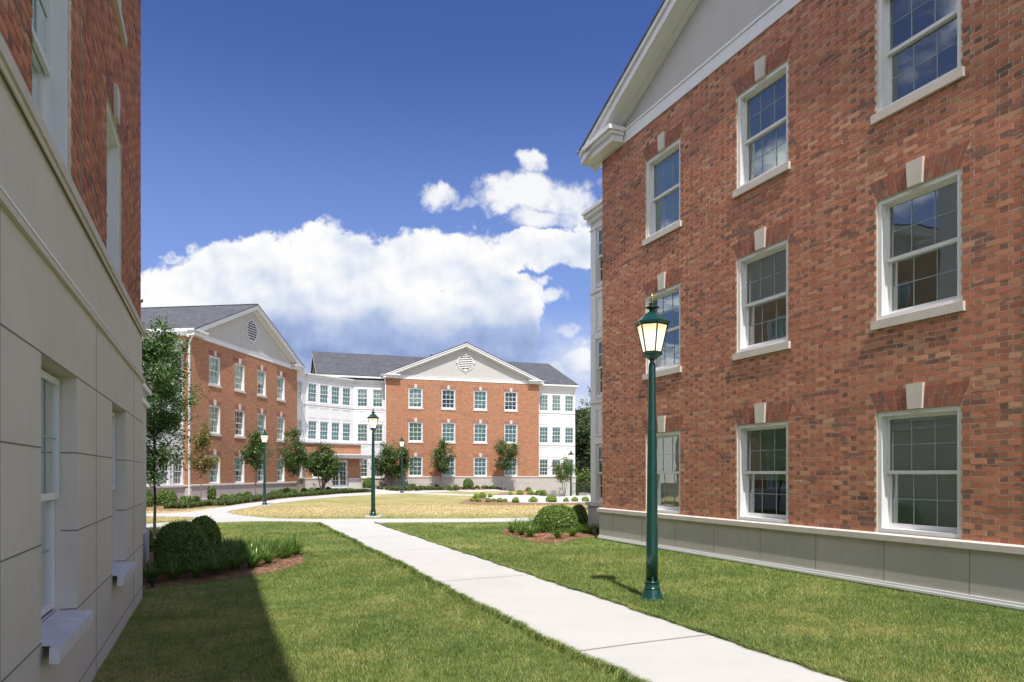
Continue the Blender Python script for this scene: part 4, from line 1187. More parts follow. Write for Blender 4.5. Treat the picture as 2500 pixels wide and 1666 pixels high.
# ------------------------------------------------------------------ grass blades of the near lawn
def blades(n, ymin, ymax, h, w, avoid, xfun):
    y = ymin + (ymax - ymin) * rng.random(n)**.75
    lo, hi = xfun(y)
    x = lo + (hi - lo) * rng.random(n)
    keep = np.ones(n, bool)
    for p_ in avoid: keep &= ~inpoly(x, y, p_)
    # walls
    keep &= (x * .923 + y * .385 < 8.87 - .10) | (-.385 * x + .923 * y > 15.50)
    keep &= (x * -.923 + y * -.385 < 1.03 - .0) | (-.385 * x + .923 * y > 11.6)
    x, y = x[keep], y[keep]; n = len(x)
    clump = .55 + .9 * (np.sin(x * 3.1 + np.sin(y * 2.3) * 1.7) * np.sin(y * 2.7 + x) * .5 + .5)
    z = gz(x, y) if n < 1 else np.concatenate([gz(x[i:i+20000], y[i:i+20000]) for i in range(0, n, 20000)])
    hh = h * (.55 + .8 * rng.random(n)) * (.8 + .3 * clump); ww = w * (.7 + .6 * rng.random(n))
    a = rng.random(n) * 2 * np.pi; tx, ty = np.cos(a), np.sin(a)
    l = rng.random(n) * .9 + .1; b = rng.random(n) * 2 * np.pi; lx_, ly_ = np.cos(b) * l * hh, np.sin(b) * l * hh
    v = np.empty((n, 5, 3)); base = np.stack([x, y, z - .004], 1); T = np.stack([tx, ty, np.zeros(n)], 1)
    v[:, 0] = base - T * ww[:, None] / 2; v[:, 1] = base + T * ww[:, None] / 2
    midp = base + np.stack([lx_ * .35, ly_ * .35, hh * .6], 1)
    v[:, 2] = midp + T * ww[:, None] * .4; v[:, 3] = midp - T * ww[:, None] * .4
    v[:, 4] = base + np.stack([lx_, ly_, hh * .98], 1)
    k = np.arange(n) * 5
    f1 = np.stack([k, k + 1, k + 2], 1); f2 = np.stack([k, k + 2, k + 3], 1); f3 = np.stack([k + 3, k + 2, k + 4], 1)
    return v.reshape(-1, 3), np.concatenate([f1, f2, f3])
near_x = lambda y: (np.maximum(-1.0 - .7209 * y * 1.0, -.74 * y - .3), .74 * y + .3)
AV = [WALK, bedL, bedR]
gv, gf = [], []
off = 0
for (n, y0, y1, h, w) in ((380000, 4.9, 9.5, .034, .0036), (330000, 9.0, 15.5, .036, .0052), (190000, 15.0, 24.5, .040, .009), (70000, 24.0, 36, .042, .016)):
    v_, f_ = blades(n, y0, y1, h, w, AV, near_x)
    gv.append(v_); gf.append(f_ + off); off += len(v_)
# longer blades leaning over the edges of the near walk
for (a, b_, side) in ((LA, LB, -1), (RA, RB, 1)):
    n = 16000; y = 5.0 + 18 * rng.random(n)**1.3; t_ = (y - a[1]) / (b_[1] - a[1]); x = a[0] + (b_[0] - a[0]) * t_
    wob = .03 * np.sin(y * 7.3 + side) + .03 * np.sin(y * 2.9) + .02 * np.sin(y * 17.0)
    x = x + side * (rng.random(n) * .07 - .012 + wob * .5); z = gz(x, y) + .01
    hh = .045 + .045 * rng.random(n); ww = .004 + .0004 * y
    dirx = -side * (.2 + .8 * rng.random(n)); diry = rng.normal(size=n) * .4; a2 = rng.random(n) * 6.28
    T = np.stack([np.cos(a2), np.sin(a2), np.zeros(n)], 1); base = np.stack([x, y, z], 1)
    v = np.empty((n, 5, 3)); v[:, 0] = base - T * ww[:, None] / 2; v[:, 1] = base + T * ww[:, None] / 2
    mp_ = base + np.stack([dirx * hh * .35, diry * hh * .35, hh * .6], 1); v[:, 2] = mp_ + T * ww[:, None] * .4; v[:, 3] = mp_ - T * ww[:, None] * .4
    v[:, 4] = base + np.stack([dirx * hh, diry * hh, hh * .85], 1)
    k = np.arange(n) * 5
    gv.append(v.reshape(-1, 3)); gf.append(np.concatenate([np.stack([k, k+1, k+2], 1), np.stack([k, k+2, k+3], 1), np.stack([k+3, k+2, k+4], 1)]) + off); off += n * 5
me = np_mesh('lawn_grass', np.concatenate(gv), np.concatenate(gf), [M_BLADE])
go = link('lawn_grass', me); tag(go, 'short mown grass of the lawns, green near the camera and yellower beyond', 'grass'); go['kind'] = 'stuff'

# ------------------------------------------------------------------ leaves, bushes, trees
def leaf_quads(c, nrm, size, aspect=.55, fold=.25):
    n = len(c)
    r = rng.normal(size=(n, 3)); t = np.cross(nrm, r); t /= np.linalg.norm(t, axis=1)[:, None] + 1e-9
    b = np.cross(nrm, t)
    s = size * (.7 + .6 * rng.random(n))[:, None]
    v = np.empty((n, 4, 3))
    v[:, 0] = c - t * s / 2; v[:, 1] = c + b * s * aspect / 2 + nrm * s * fold * .3
    v[:, 2] = c + t * s / 2; v[:, 3] = c - b * s * aspect / 2 + nrm * s * fold * .3
    f = np.arange(n * 4).reshape(-1, 4)
    return v.reshape(-1, 3), f
def unit(n):
    r = rng.normal(size=(n, 3)); return r / np.linalg.norm(r, axis=1)[:, None]
def lump(d, seed, amp):
    k = np.random.default_rng(seed).normal(size=(14, 3)) * 3.2; ph = np.random.default_rng(seed + 1).random(14) * 6.28
    s = np.zeros(len(d))
    for i in range(14): s += np.sin(d @ k[i] + ph[i])
    return 1 + amp * s / 3.7
def bush_mesh(name, w, d, h, n, leaf, mats, seed=1, amp=.05, square=1.0, depth=.14, core=.86, skirt=.28):
    u = unit(n); u[:, 2] = np.abs(u[:, 2]) * 1.0 - (rng.random(n) < .32) * rng.random(n) * .55
    u /= np.linalg.norm(u, axis=1)[:, None]
    sup = np.sign(u) * np.abs(u)**(1 / square)
    ln = lump(u, seed, amp)[:, None]
    rr = (1 - depth * rng.random(n)**1.6)[:, None]
    tips = rng.random(n) < .05
    rr[tips] *= 1.05
    sc = np.array([w / 2, d / 2, h * (1 - skirt)])
    c = sup * sc * ln * rr; c[:, 2] += h * skirt
    ok = c[:, 2] > .015; c = c[ok]; u2 = u[ok]
    nr = u2 + rng.normal(size=c.shape) * .75; nr /= np.linalg.norm(nr, axis=1)[:, None]
    v, f = leaf_quads(c, nr, leaf)
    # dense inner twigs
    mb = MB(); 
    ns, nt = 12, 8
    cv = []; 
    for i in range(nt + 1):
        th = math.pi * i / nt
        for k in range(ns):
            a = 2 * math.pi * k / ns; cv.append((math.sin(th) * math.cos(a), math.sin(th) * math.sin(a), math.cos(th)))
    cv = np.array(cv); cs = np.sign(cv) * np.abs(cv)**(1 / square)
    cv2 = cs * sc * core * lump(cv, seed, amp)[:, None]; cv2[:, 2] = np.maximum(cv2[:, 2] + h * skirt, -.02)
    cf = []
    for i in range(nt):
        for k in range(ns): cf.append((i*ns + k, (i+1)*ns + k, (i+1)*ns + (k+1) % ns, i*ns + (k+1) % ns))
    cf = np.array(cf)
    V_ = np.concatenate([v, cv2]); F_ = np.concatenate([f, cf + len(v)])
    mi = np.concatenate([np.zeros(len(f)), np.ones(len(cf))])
    return np_mesh(name, V_, F_, mats, mi)

def tree(label, base, height, crown, leafmat, bark, n_leaf, leaf, seed, trunk_r=.04, stems=1, group=None, fork=.4, nbr=26, name='young_tree', spread=.16, tilt=0.0, upward=.55, cat='tree'):
    """crown = (cx, cy, cz, rx, ry, rz) relative to the base; returns the thing"""
    global rng
    keep = rng; rng = np.random.default_rng(seed); rd = random.Random(seed)
    t = thing(name, label, cat, base, 0, group)
    mb = MB()
    cx, cy, cz, rx, ry, rz_ = crown
    starts = []
    fz = height * fork
    if stems == 1:
        p = Vector((0, 0, -.15)); top = Vector((cx + tilt, cy, cz + rz_ * .75)); prev = p; N = 9
        for i in range(1, N + 1):
            f = i / N; q = Vector((top.x * f**1.5 + rd.uniform(-1, 1) * .02 * (i < N), top.y * f**1.5 + rd.uniform(-1, 1) * .02, -.15 + (top.z + .15) * f))
            mb.tube(prev, q, trunk_r * (1 - .85 * (i - 1) / N), trunk_r * (1 - .85 * i / N), 8)
            starts.append((prev.copy(), trunk_r * (1 - .85 * (i - 1) / N))); prev = q
    else:
        for s_ in range(stems):
            a = 6.28 * s_ / stems + rd.random(); prev = Vector((math.cos(a) * .05, math.sin(a) * .05, -.1)); N = 7
            top = Vector((cx + math.cos(a) * rx * .55, cy + math.sin(a) * ry * .55, cz + rz_ * .4))
            for i in range(1, N + 1):
                f = i / N; q = Vector((top.x * f**1.1, top.y * f**1.1, -.1 + (top.z + .1) * f)) + Vector((rd.uniform(-1, 1), rd.uniform(-1, 1), 0)) * .03
                mb.tube(prev, q, trunk_r * (1 - .8 * (i - 1) / N), trunk_r * (1 - .8 * i / N), 7)
                starts.append((prev.copy(), trunk_r * (1 - .8 * (i - 1) / N))); prev = q
    twigs = []
    for b_ in range(nbr):
        u = np.array([rd.gauss(0, 1), rd.gauss(0, 1), rd.gauss(0, 1)]); u /= np.linalg.norm(u)
        r_ = .5 + .62 * rd.random()
        tip = Vector((cx + u[0] * rx * r_, cy + u[1] * ry * r_, cz + u[2] * rz_ * r_))
        want = max(fz, tip.z - upward * math.hypot(tip.x, tip.y) - .3)
        s0, r0 = min(starts, key=lambda s_: abs(s_[0].z - want) + .5 * (s_[0] - tip).length * (stems > 1))
        if s0.z < fz * .8: s0, r0 = min(starts, key=lambda s_: abs(s_[0].z - fz))
        N = 4; prev = s0; r0 = min(r0 * .5, trunk_r * .38)
        for i in range(1, N + 1):
            f = i / N; q = s0.lerp(tip, f); q.z += math.sin(f * 3.14) * .05 * (tip - s0).length
            q += Vector((rd.uniform(-1, 1), rd.uniform(-1, 1), rd.uniform(-1, 1))) * .04
            mb.tube(prev, q, r0 * (1 - .75 * (i - 1) / N), r0 * (1 - .75 * i / N), 5)
            if i > 1:
                for _ in range(3):
                    e_ = q + Vector((rd.gauss(0, 1), rd.gauss(0, 1), rd.gauss(.3, .8))).normalized() * rd.uniform(.4, 1.0) * min(rx, rz_) * .45
                    mb.tube(q, e_, r0 * .28, r0 * .1, 4); twigs.append((q.copy(), e_))
            prev = q
    obj('trunk', mb, bark, t, smooth=True)
    A = np.array([a for a, b_ in twigs]); B = np.array([b_ for a, b_ in twigs])
    k = rng.integers(0, len(A), n_leaf); f = rng.random(n_leaf)[:, None]**.7
    c = A[k] * (1 - f) + B[k] * f + rng.normal(size=(n_leaf, 3)) * spread * (.35 + .65 * rng.random((n_leaf, 1)))
    nr = unit(n_leaf); nr[:, 2] = np.abs(nr[:, 2]) + .35; nr /= np.linalg.norm(nr, axis=1)[:, None]
    v, fc = leaf_quads(c, nr, leaf)
    link('crown', np_mesh('crown', v, fc, [leafmat]), t)
    rng = keep
    return t
def clump_mesh(seed, n, L, w, seg=5, lean=1.0):
    g = np.random.default_rng(seed); V_, F_ = [], []
    for i in range(n):
        a = g.random() * 6.283; d = np.array([math.cos(a), math.sin(a)]); s = np.array([-d[1], d[0]])
        l = L * (.6 + .5 * g.random()); reach = l * (.25 + .65 * g.random()) * lean; hh = l * (1.0 - .45 * reach / l)
        b0 = d * .05 * g.random() + g.normal(size=2) * .02; ww = w * (.7 + .6 * g.random()); o = len(V_)
        droop = .25 + .5 * g.random()
        for k in range(seg + 1):
            f = k / seg; r_ = reach * f**1.5; z = hh * (f * 1.5 - droop * f**2.6) / (1.5 - droop * .6)
            wd = ww * (1 - f**2.2) * .5 + .0008
            c = b0 + d * r_
            V_.append((c[0] - s[0] * wd, c[1] - s[1] * wd, z)); V_.append((c[0] + s[0] * wd, c[1] + s[1] * wd, z))
        for k in range(seg): F_.append((o + 2*k, o + 2*k + 1, o + 2*k + 3, o + 2*k + 2))
    return np.array(V_), np.array(F_)
def mk_clump(name, seed, n, L, w, m): v, f = clump_mesh(seed, n, L, w, 6, 1.35); return np_mesh(name, v, f, [m])

# foreground bed, left
A1 = at(443, 14.0); zL = 14.0
def bush(label, px, py_base, wpx, hpx, n, leaf, seed, m=M_BOX, amp=.045, square=1.06, name='boxwood_bush', group=None, cat='bush', Y=None, dfac=.95, core=.88):
    """wide wpx, high hpx in photo pixels, foot at (px, py_base)"""
    if Y is None: x, y = G(px, py_base)
    else: x, y = (px - CX) / F * Y, Y
    w = wpx / F * y; h = hpx / F * y
    y2 = y + w * .42
    z = float(gz(x, y2))
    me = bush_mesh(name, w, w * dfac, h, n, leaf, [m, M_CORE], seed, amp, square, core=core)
    o = link(name, me, None, (x * y2 / y, y2, z), random.random() * .4)
    return tag(o, label, cat, group)
bush('big dark clipped boxwood in the shaded bed beside the left building, nearer of two', 443, 1391, 131, 112, 17000, .040, 11)
bush('dark clipped boxwood half hidden behind the nearer one in the shaded left bed', 496, 1362, 84, 99, 9500, .042, 12)
bush('dark boxwood edge squeezed between the left building and the slim dark tree trunk', 352, 1352, 44, 62, 3500, .045, 13)
bush('big bright green boxwood in the small bed by the corner of the right building', 1360, 1303, 108, 68, 14000, .045, 14)
bush('darker boxwood behind the bright one, against the grey plinth of the right building', 1412, 1298, 48, 66, 5000, .048, 15)

LC = [mk_clump('lily_clump', 20 + i, 120, .56, .014, M_LILY) for i in range(5)]
def lily(label, px, py, s, k, group='lily clumps in the left bed', Y=None):
    x, y = G(px, py); o = link('lily_clump', LC[k % 5], None, (x, y, float(gz(x, y)) + .03), random.random() * 6.28)
    o.scale = (s, s, s * random.uniform(.9, 1.05)); return tag(o, label, 'plant', group)
front = [(370, 1424), (424, 1419), (482, 1414), (532, 1405), (575, 1394), (617, 1388), (655, 1378), (700, 1366)]
for i, (px, py) in enumerate(front):
    lily(f'lily clump, {ORD[i]} from the left along the front edge of the shaded left bed', px, py, .88 + .08 * (i % 3), i)
rear = [(395, 1404), (455, 1398), (510, 1394), (548, 1378), (590, 1366), (560, 1352), (625, 1360), (665, 1352), (705, 1350), (600, 1348), (640, 1344), (525, 1366), (425, 1402), (480, 1397), (570, 1380), (612, 1374), (645, 1368), (682, 1362), (722, 1357), (585, 1358), (540, 1392)]
rear.sort()
for i, (px, py) in enumerate(rear):
    lily(f'lily clump, {ORD[i]} from the left in the rear rows of the shaded left bed', px, py, .90 + .08 * (i % 3), i + 2)
rightb = sorted([(1250, 1303), (1272, 1309), (1295, 1314), (1262, 1296), (1285, 1297), (1308, 1304), (1325, 1288), (1300, 1290)])
for i, (px, py) in enumerate(rightb):
    lily(f'lily clump, {ORD[i]} from the left in the patch left of the bright boxwood', px, py, .95, i + 1, 'lily clumps in the right bed')
for i, (px, py) in enumerate([(1362, 1318), (1397, 1312), (1440, 1306), (1462, 1304), (1425, 1303)]):
    lily(f'small lily clump, {ORD[i]} from the left before the bright boxwood by the right building', px, py, .80, i, 'lily clumps in the right bed')
# pine straw lying on the two near beds
g = np.random.default_rng(77); V_, F_ = [], []; off = 0
for pl, n in ((bedL, 22000), (bedR, 13000)):
    P_ = np.array(pl); x0, y0 = P_.min(0) - .05; x1, y1 = P_.max(0) + .05
    xs = x0 + (x1 - x0) * g.random(n); ys = y0 + (y1 - y0) * g.random(n)
    dj = g.normal(size=(n, 2)) * .045; ok = inpoly(xs, ys, pl); xs, ys = (xs + dj[:, 0])[ok], (ys + dj[:, 1])[ok]; n = len(xs)
    a = g.random(n) * 6.28; l = .03 + .05 * g.random(n); w_ = .0022 + .0015 * g.random(n); z = gz(xs, ys) + .018 + .016 * g.random(n); dz_ = (g.random(n) - .5) * .03
    c = np.stack([xs, ys, z], 1); t_ = np.stack([np.cos(a) * l, np.sin(a) * l, dz_], 1); b_ = np.stack([-np.sin(a) * w_, np.cos(a) * w_, w_ * .3], 1)
    v = np.stack([c - t_ - b_, c - t_ + b_, c + t_ + b_, c + t_ - b_], 1).reshape(-1, 3)
    V_.append(v); F_.append(np.arange(n * 4).reshape(-1, 4) + off); off += n * 4
M_STRAW = leafy("pine_straw", [(0, (.16, .075, .04)), (.5, (.36, .19, .10)), (.85, (.55, .34, .20)), (1, (.75, .55, .36))], .1)
o = link('pine_straw', np_mesh('pine_straw', np.concatenate(V_), np.concatenate(F_), [M_STRAW])); tag(o, 'loose reddish pine straw covering the two near planting beds', 'straw'); o['kind'] = 'stuff'
# spotlight in the bed
sx, sy_ = G(372, 1437)
sp = MB(); sp.lathe([(.02, -.05), (.02, .03), (.055, .04), (.06, .10), (.05, .12), (.05, .10)], 14)
o = obj('garden_spotlight', sp, M_BLACKM, None, (sx, sy_, float(gz(sx, sy_)) + .04), smooth=False); tag(o, 'small black garden spotlight at the front edge of the shaded left bed', 'spotlight')

# ------------------------------------------------------------------ trees
T0 = at(380, 18.6)
tree('slim dark trunked tree with feathery crown standing beside the left building', T0, 5.0, (-.08, 0, 3.50, .98, 1.0, 1.9), M_LEAF_W, M_BARK_D, 23000, .075, 31, .042, 1, None, .30, 62, spread=.14)
tree('leafy tree seen only mirrored in the windows of the right building', (-11.6, 17.0, -.1), 9.5, (0, 0, 6.0, 1.9, 1.9, 3.2), M_LEAF, M_BARK, 9000, .13, 200, .12, 1, None, .2, 50, spread=.25)
def tpx(label, px, py, cx, cy, rw, rh, n, leaf, seed, Y=None, **kw):
    """foot (px,py); crown centre and half sizes in photo pixels"""
    p = gpt(px, py) if Y is None else at(px, Y); y = p.y; k = y / F
    zc_ = EYE - (cy - HZ) * k - p.z
    return tree(label, p, zc_ + rh * k, ((cx - px) * k, 0, zc_, rw * k, rw * k * .9, rh * k), kw.pop('m', M_LEAF), kw.pop('bark', M_BARK), n, leaf, seed, **kw)
tpx('young tree with sparse orange-green crown in front of the white downspout', 490, 1231, 495, 1098, 34, 58, 3600, .105, 41, trunk_r=.045, fork=.42, nbr=26, m=M_LEAF_R, spread=.17)
tpx('young tree right behind the lamp post in the bed before the left slanting brick building', 624, 1217.5, 627, 1106, 40, 47, 4600, .125, 42, trunk_r=.05, fork=.42, nbr=26, m=M_LEAF_D, spread=.17)
tpx('young tree with pale straight trunk near the corner of the left slanting brick building', 727, 1209.5, 724, 1105, 42, 54, 4800, .135, 43, trunk_r=.06, fork=.42, nbr=28, m=M_LEAF_D, spread=.19)
tpx('low multi-stemmed tree with dense rounded crown left of the entrance doors', 787, 1196, 790, 1131, 49, 37, 9000, .15, 44, trunk_r=.06, stems=4, fork=.25, nbr=40, m=M_LEAF_D, name='small_tree', Y=53.6, spread=.20)
tpx('low multi-stemmed tree with dense rounded crown just right of the entrance doors', 957, 1188, 960, 1126, 45, 38, 8500, .16, 45, trunk_r=.06, stems=4, fork=.25, nbr=40, m=M_LEAF_D, name='small_tree', Y=60.7, spread=.21)
tpx('young tree with leaning top before the second window column of the centre building', 1074, 1193, 1079, 1114, 33, 40, 3600, .15, 46, trunk_r=.055, fork=.42, nbr=24, m=M_LEAF_D, Y=62.5, spread=.2)
tpx('young tree before the fourth window column of the centre building', 1229, 1195, 1237, 1106, 34, 37, 3600, .15, 47, trunk_r=.055, fork=.42, nbr=24, m=M_LEAF_D, Y=64.2, spread=.2)
tpx('little bushy tree by the stair railings before the right white wing of the centre building', 1378, 1200, 1377, 1148, 30, 28, 3000, .15, 48, trunk_r=.04, stems=3, fork=.2, nbr=24, m=M_LEAF, name='small_tree', Y=65.5, spread=.19)
tpx('tree mostly hidden behind the right building, a few leafy sprigs poking past its white bay', 1475, 1255, 1475, 1010, 52, 95, 2600, .11, 49, trunk_r=.07, fork=.3, nbr=34, m=M_LEAF_D, Y=30, spread=.12)

# ------------------------------------------------------------------ clipped balls in the far beds
SH = []
def far_bush(lbl, px, py, w, h, seed, m=M_BOX, Y=None, leaf=.10, n=1100): bush(lbl, px, py, w, h, n, leaf, seed, m, .05, 1.15, Y=Y)
far_bush('round clipped boxwood just past the left building, left of the tree trunk', 360, 1240, 26, 42, 51, n=1500, leaf=.075)
far_bush('largest round clipped boxwood in the bed under the white bay at left', 407, 1237, 48, 41, 52, n=2600, leaf=.07)
far_bush('small low boxwood under the foot of the white downspout', 451, 1229, 25, 18, 53, n=700, leaf=.08)
far_bush('small dark boxwood between the downspout and the first young tree', 478, 1228, 22, 17, 63, n=700, leaf=.08)
far_bush('dark cone shaped boxwood behind the first young tree', 506, 1222, 40, 38, 54, n=1700, leaf=.085)
far_bush('dark round boxwood directly behind the far left lamp post', 640, 1208, 36, 30, 55, n=1300, leaf=.10)
far_bush('dark round boxwood under the multi-stemmed tree left of the entrance', 762, 1197, 30, 27, 56, n=1200, leaf=.11)
far_bush('round boxwood right of the entrance doors behind the second lamp post', 900, 1193, 30, 26, 57, n=1200, leaf=.11)
far_bush('round boxwood in the middle of the bed before the centre building', 1143, 1194, 25, 24, 58, n=900, leaf=.12)
far_bush('round boxwood at the right end of the centre building beside the stair railing', 1317, 1203, 27, 22, 59, n=1000, leaf=.12, Y=56)
# low hedge shrubs
def row(pts, lab, grp, w, h, seed, m, leaf=.13, n=1100):
    meshes = [bush_mesh('low_shrub', 1.0, .95, .72, n, leaf, [m, M_CORE], seed + i, .12, 1.0, .25, core=.68) for i in range(3)]
    for i, p_ in enumerate(pts):
        px, py, wp = p_[:3]
        x, y = G(px, py); s = wp / F * y
        o = link('low_shrub', meshes[i % 3], None, (x, y + s * .3, float(gz(x, y + s * .3)) + .01), random.random() * 6)
        o.scale = (s, s, s * p_[3] if len(p_) > 3 else s); tag(o, lab.format(ORD[i]), 'shrub', grp)
c6 = lambda x, y: (1150 + x / 7.84, 1060 + y / 7.84)
up = [(755, 1176, 95), (940, 1174, 135), (1140, 1168, 135), (1380, 1172, 145), (1615, 1160, 105), (1730, 1158, 105), (1885, 1168, 98), (2040, 1152, 125), (2180, 1154, 128)]
row([(*c6(x, y), w / 7.84, .95) for x, y, w in up], 'light green shrub, {} from the left in the row behind the wide walk', 'light green shrubs behind the wide walk', 1, 1, 70, M_SHRUB)
dn = [(30, 1298, 110), (140, 1306, 130), (322, 1310, 125), (430, 1300, 95), (550, 1310, 130), (650, 1306, 100), (850, 1320, 150), (1195, 1318, 180), (1540, 1316, 220), (1820, 1306, 120), (1990, 1302, 145), (2195, 1300, 150)]
row([(*c6(x, y), w / 7.84, .88) for x, y, w in dn], 'light green shrub, {} from the left in the row before the wide walk', 'light green shrubs before the wide walk', 1, 1, 80, M_SHRUB)
bk = [(95, 1240, 120), (220, 1232, 140), (360, 1222, 95)]
row([(*c6(x, y), w / 7.84, 1.0) for x, y, w in bk], 'light green shrub, {} of three at the back of the cluster left of the walk', 'light green shrubs at the back of the cluster', 1, 1, 84, M_SHRUB)
h2 = [(545, 1224, 26), (563, 1222, 24), (584, 1219.5, 24), (602, 1217, 24), (668, 1208, 18), (683, 1208, 20), (698, 1206, 22), (712, 1204.5, 18), (741, 1203.5, 18), (758, 1204, 19), (775, 1202, 17), (800, 1200.5, 17)]
row([(x, y, w, .85) for x, y, w in h2], 'low hedge shrub, {} from the left before the left slanting brick building', 'low hedge shrubs before the left slanting building', 1, 1, 90, M_BOX)
h3 = [(997, 1190, 13), (1009, 1189.5, 13), (1023, 1189, 14), (1035, 1190, 13), (1049, 1190.5, 14), (1066, 1191, 13), (1095, 1193, 13), (1113, 1192.5, 13), (1165, 1193, 12), (1181, 1194, 12), (1205, 1194, 12), (1247, 1196, 20), (1268, 1198, 24), (1290, 1200, 15)]
row([(x, y, w, .85) for x, y, w in h3], 'low green shrub, {} from the left along the front of the centre building', 'low shrubs along the centre building', 1, 1, 95, M_BOX)
# ground cover strips
def cover(poly, n, seed, hgt, wid, label, keepfn=None, m=M_COVER):
    g = np.random.default_rng(seed); P_ = np.array(poly); x0, y0 = P_.min(0); x1, y1 = P_.max(0)
    xs = x0 + (x1 - x0) * g.random(n * 6); ys = y0 + (y1 - y0) * g.random(n * 6); ok = inpoly(xs, ys, poly)
    if keepfn is not None: ok &= keepfn(xs, ys)
    xs, ys = xs[ok][:n], ys[ok][:n]
    v0, f0 = clump_mesh(seed, 16, hgt, wid, 3)
    zs = gz(xs, ys); V_ = []; F_ = []
    for i in range(len(xs)):
        a = g.random() * 6.28; s = .7 + .6 * g.random(); c_, s_ = math.cos(a) * s, math.sin(a) * s
        V_.append(np.stack([v0[:, 0] * c_ - v0[:, 1] * s_ + xs[i], v0[:, 0] * s_ + v0[:, 1] * c_ + ys[i], v0[:, 2] * s + zs[i]], 1)); F_.append(f0 + i * len(v0))
    o = link('ground_cover', np_mesh('ground_cover', np.concatenate(V_), np.concatenate(F_), [m])); tag(o, label, 'ground cover'); o['kind'] = 'stuff'
nearwalk2 = S([(395, 1245), (450, 1243), (519, 1236.5), (549, 1236.3), (600, 1229), (676.5, 1219.4), (753, 1212.3), (829, 1206.2), (884, 1203.2), (905, 1202.4), (898, 1200.2), (855, 1199.4), (820, 1200), (760, 1206), (700, 1211), (640, 1216), (580, 1223), (530, 1228), (480, 1236), (420, 1239)])
cover(nearwalk2, 1500, 101, .40, .035, 'dark green ground cover with yellow tips along the walk before the left slanting building')
cover(S([(938, 1198), (951, 1199.9), (988, 1200.1), (1020, 1199.2), (1071, 1198.1), (1120, 1197.4), (1180, 1196.9), (1240, 1198.6), (1240, 1196), (1180, 1194), (1120, 1194), (1040, 1193), (990, 1193), (950, 1193), (920, 1194)]), 800, 102, .42, .04, 'dark green ground cover along the walk before the centre building')

# ------------------------------------------------------------------ street lamps
def lamp_parts():
    base = MB(); base.lathe([(.160, -.03), (.158, .012), (.140, .035), (.120, .09), (.106, .135), (.104, .142), (.110, .148), (.110, .156), (.098, .162), (.096, .225), (.100, .23), (.100, .238), (.086, .246)], 40)
    pole = MB(); pole.lathe([(.079, .2461), (.077, .6), (.062, 1.8), (.046, 2.95), (.045, 3.03), (.040, 3.06), (.030, 3.085), (.027, 3.10), (.038, 3.112)], 32)
    hexr = R(30) + R(8)
    cup = MB(); cup.lathe([(.030, 3.1121), (.055, 3.125), (.105, 3.165), (.130, 3.172), (.134, 3.200), (.118, 3.212)], 6, rot=hexr)
    fr_ = MB()
    for k in range(6):
        a = hexr + 2 * math.pi * k / 6
        fr_.tube((.118 * math.cos(a), .118 * math.sin(a), 3.208), (.202 * math.cos(a), .202 * math.sin(a), 3.565), .009, .010, 6)
    for z_, r_ in ((3.214, .119), (3.560, .201)):
        for k in range(6):
            a = hexr + math.pi * k / 3; b_ = a + math.pi / 3
            fr_.tube((r_ * math.cos(a), r_ * math.sin(a), z_), (r_ * math.cos(b_), r_ * math.sin(b_), z_), .008, .008, 6)
    gl = MB()
    for k in range(6):
        a = hexr + math.pi * k / 3; b_ = a + math.pi / 3; r0, r1 = .114, .196
        gl.quad((r0*math.cos(a), r0*math.sin(a), 3.212), (r0*math.cos(b_), r0*math.sin(b_), 3.212), (r1*math.cos(b_), r1*math.sin(b_), 3.562), (r1*math.cos(a), r1*math.sin(a), 3.562))
    rf = MB(); rf.lathe([(.205, 3.566), (.236, 3.570), (.238, 3.600), (.205, 3.612), (.130, 3.685), (.076, 3.726), (.062, 3.730)], 6, rot=hexr)
    tp = MB(); tp.lathe([(.060, 3.7301), (.035, 3.748), (.034, 3.762), (.060, 3.778), (.093, 3.792), (.090, 3.800), (.040, 3.812), (.024, 3.826), (.044, 3.842), (.044, 3.848), (.020, 3.860), (.014, 3.870)], 24)
    fi = MB(); fi.lathe([(.010, 3.8701), (.016, 3.885), (.019, 3.905), (.015, 3.925), (.018, 3.935), (.009, 3.950), (.006, 3.975), (.001, 3.985)], 14)
    return dict(base=(base, M_GREEN, 1), pole=(pole, M_GREEN, 1), lantern_cup=(cup, M_GREEN, 0), lantern_frame=(fr_, M_GREEN, 0), lantern_glass=(gl, M_LAMP, 0), lantern_roof=(rf, M_GREEN, 0), cap=(tp, M_GREEN, 1), finial=(fi, M_BRASS, 1))
LP = {k: (b_.mesh(k, [m_], bool(s_))) for k, (b_, m_, s_) in lamp_parts().items()}
def lamp(label, p):
    t = thing('street_lamp', label, 'street lamp', p, 0, 'green lamp posts along the walks')
    for k in ('base', 'pole', 'lantern_cup', 'lantern_roof', 'cap'): o = link(k, LP[k], t)
    g = {c.name.split('.')[0]: c for c in t.children}
    link('lantern_frame', LP['lantern_frame'], t); link('lantern_glass', LP['lantern_glass'], t); link('finial', LP['finial'], g['cap'])
    return t
lamps = [('nearest dark green lamp post, standing on the lawn before the right building', 1592, 9.24), ('dark green lamp post by the junction of the near walks, mid-lawn', 911, 25.7),
         ('dark green lamp post on the left beside the walk before the slanting brick building', 646, 36.0), ('dark green lamp post before the left end of the centre building', 981, 49.0),
         ('farthest dark green lamp post, at the right by the stair railings', 1394, 51.5)]
for i, (lb, px, Y) in enumerate(lamps):
    p = at(px, Y)
    lamp(lb, p)
    if i in (1, 2):
        pd = MB(); pd.lathe([(.34, -.05), (.34, .035), (.33, .045)], 28)
        structure(obj('lamp_footing', pd, M_CONC, None, (p.x, p.y, p.z)))
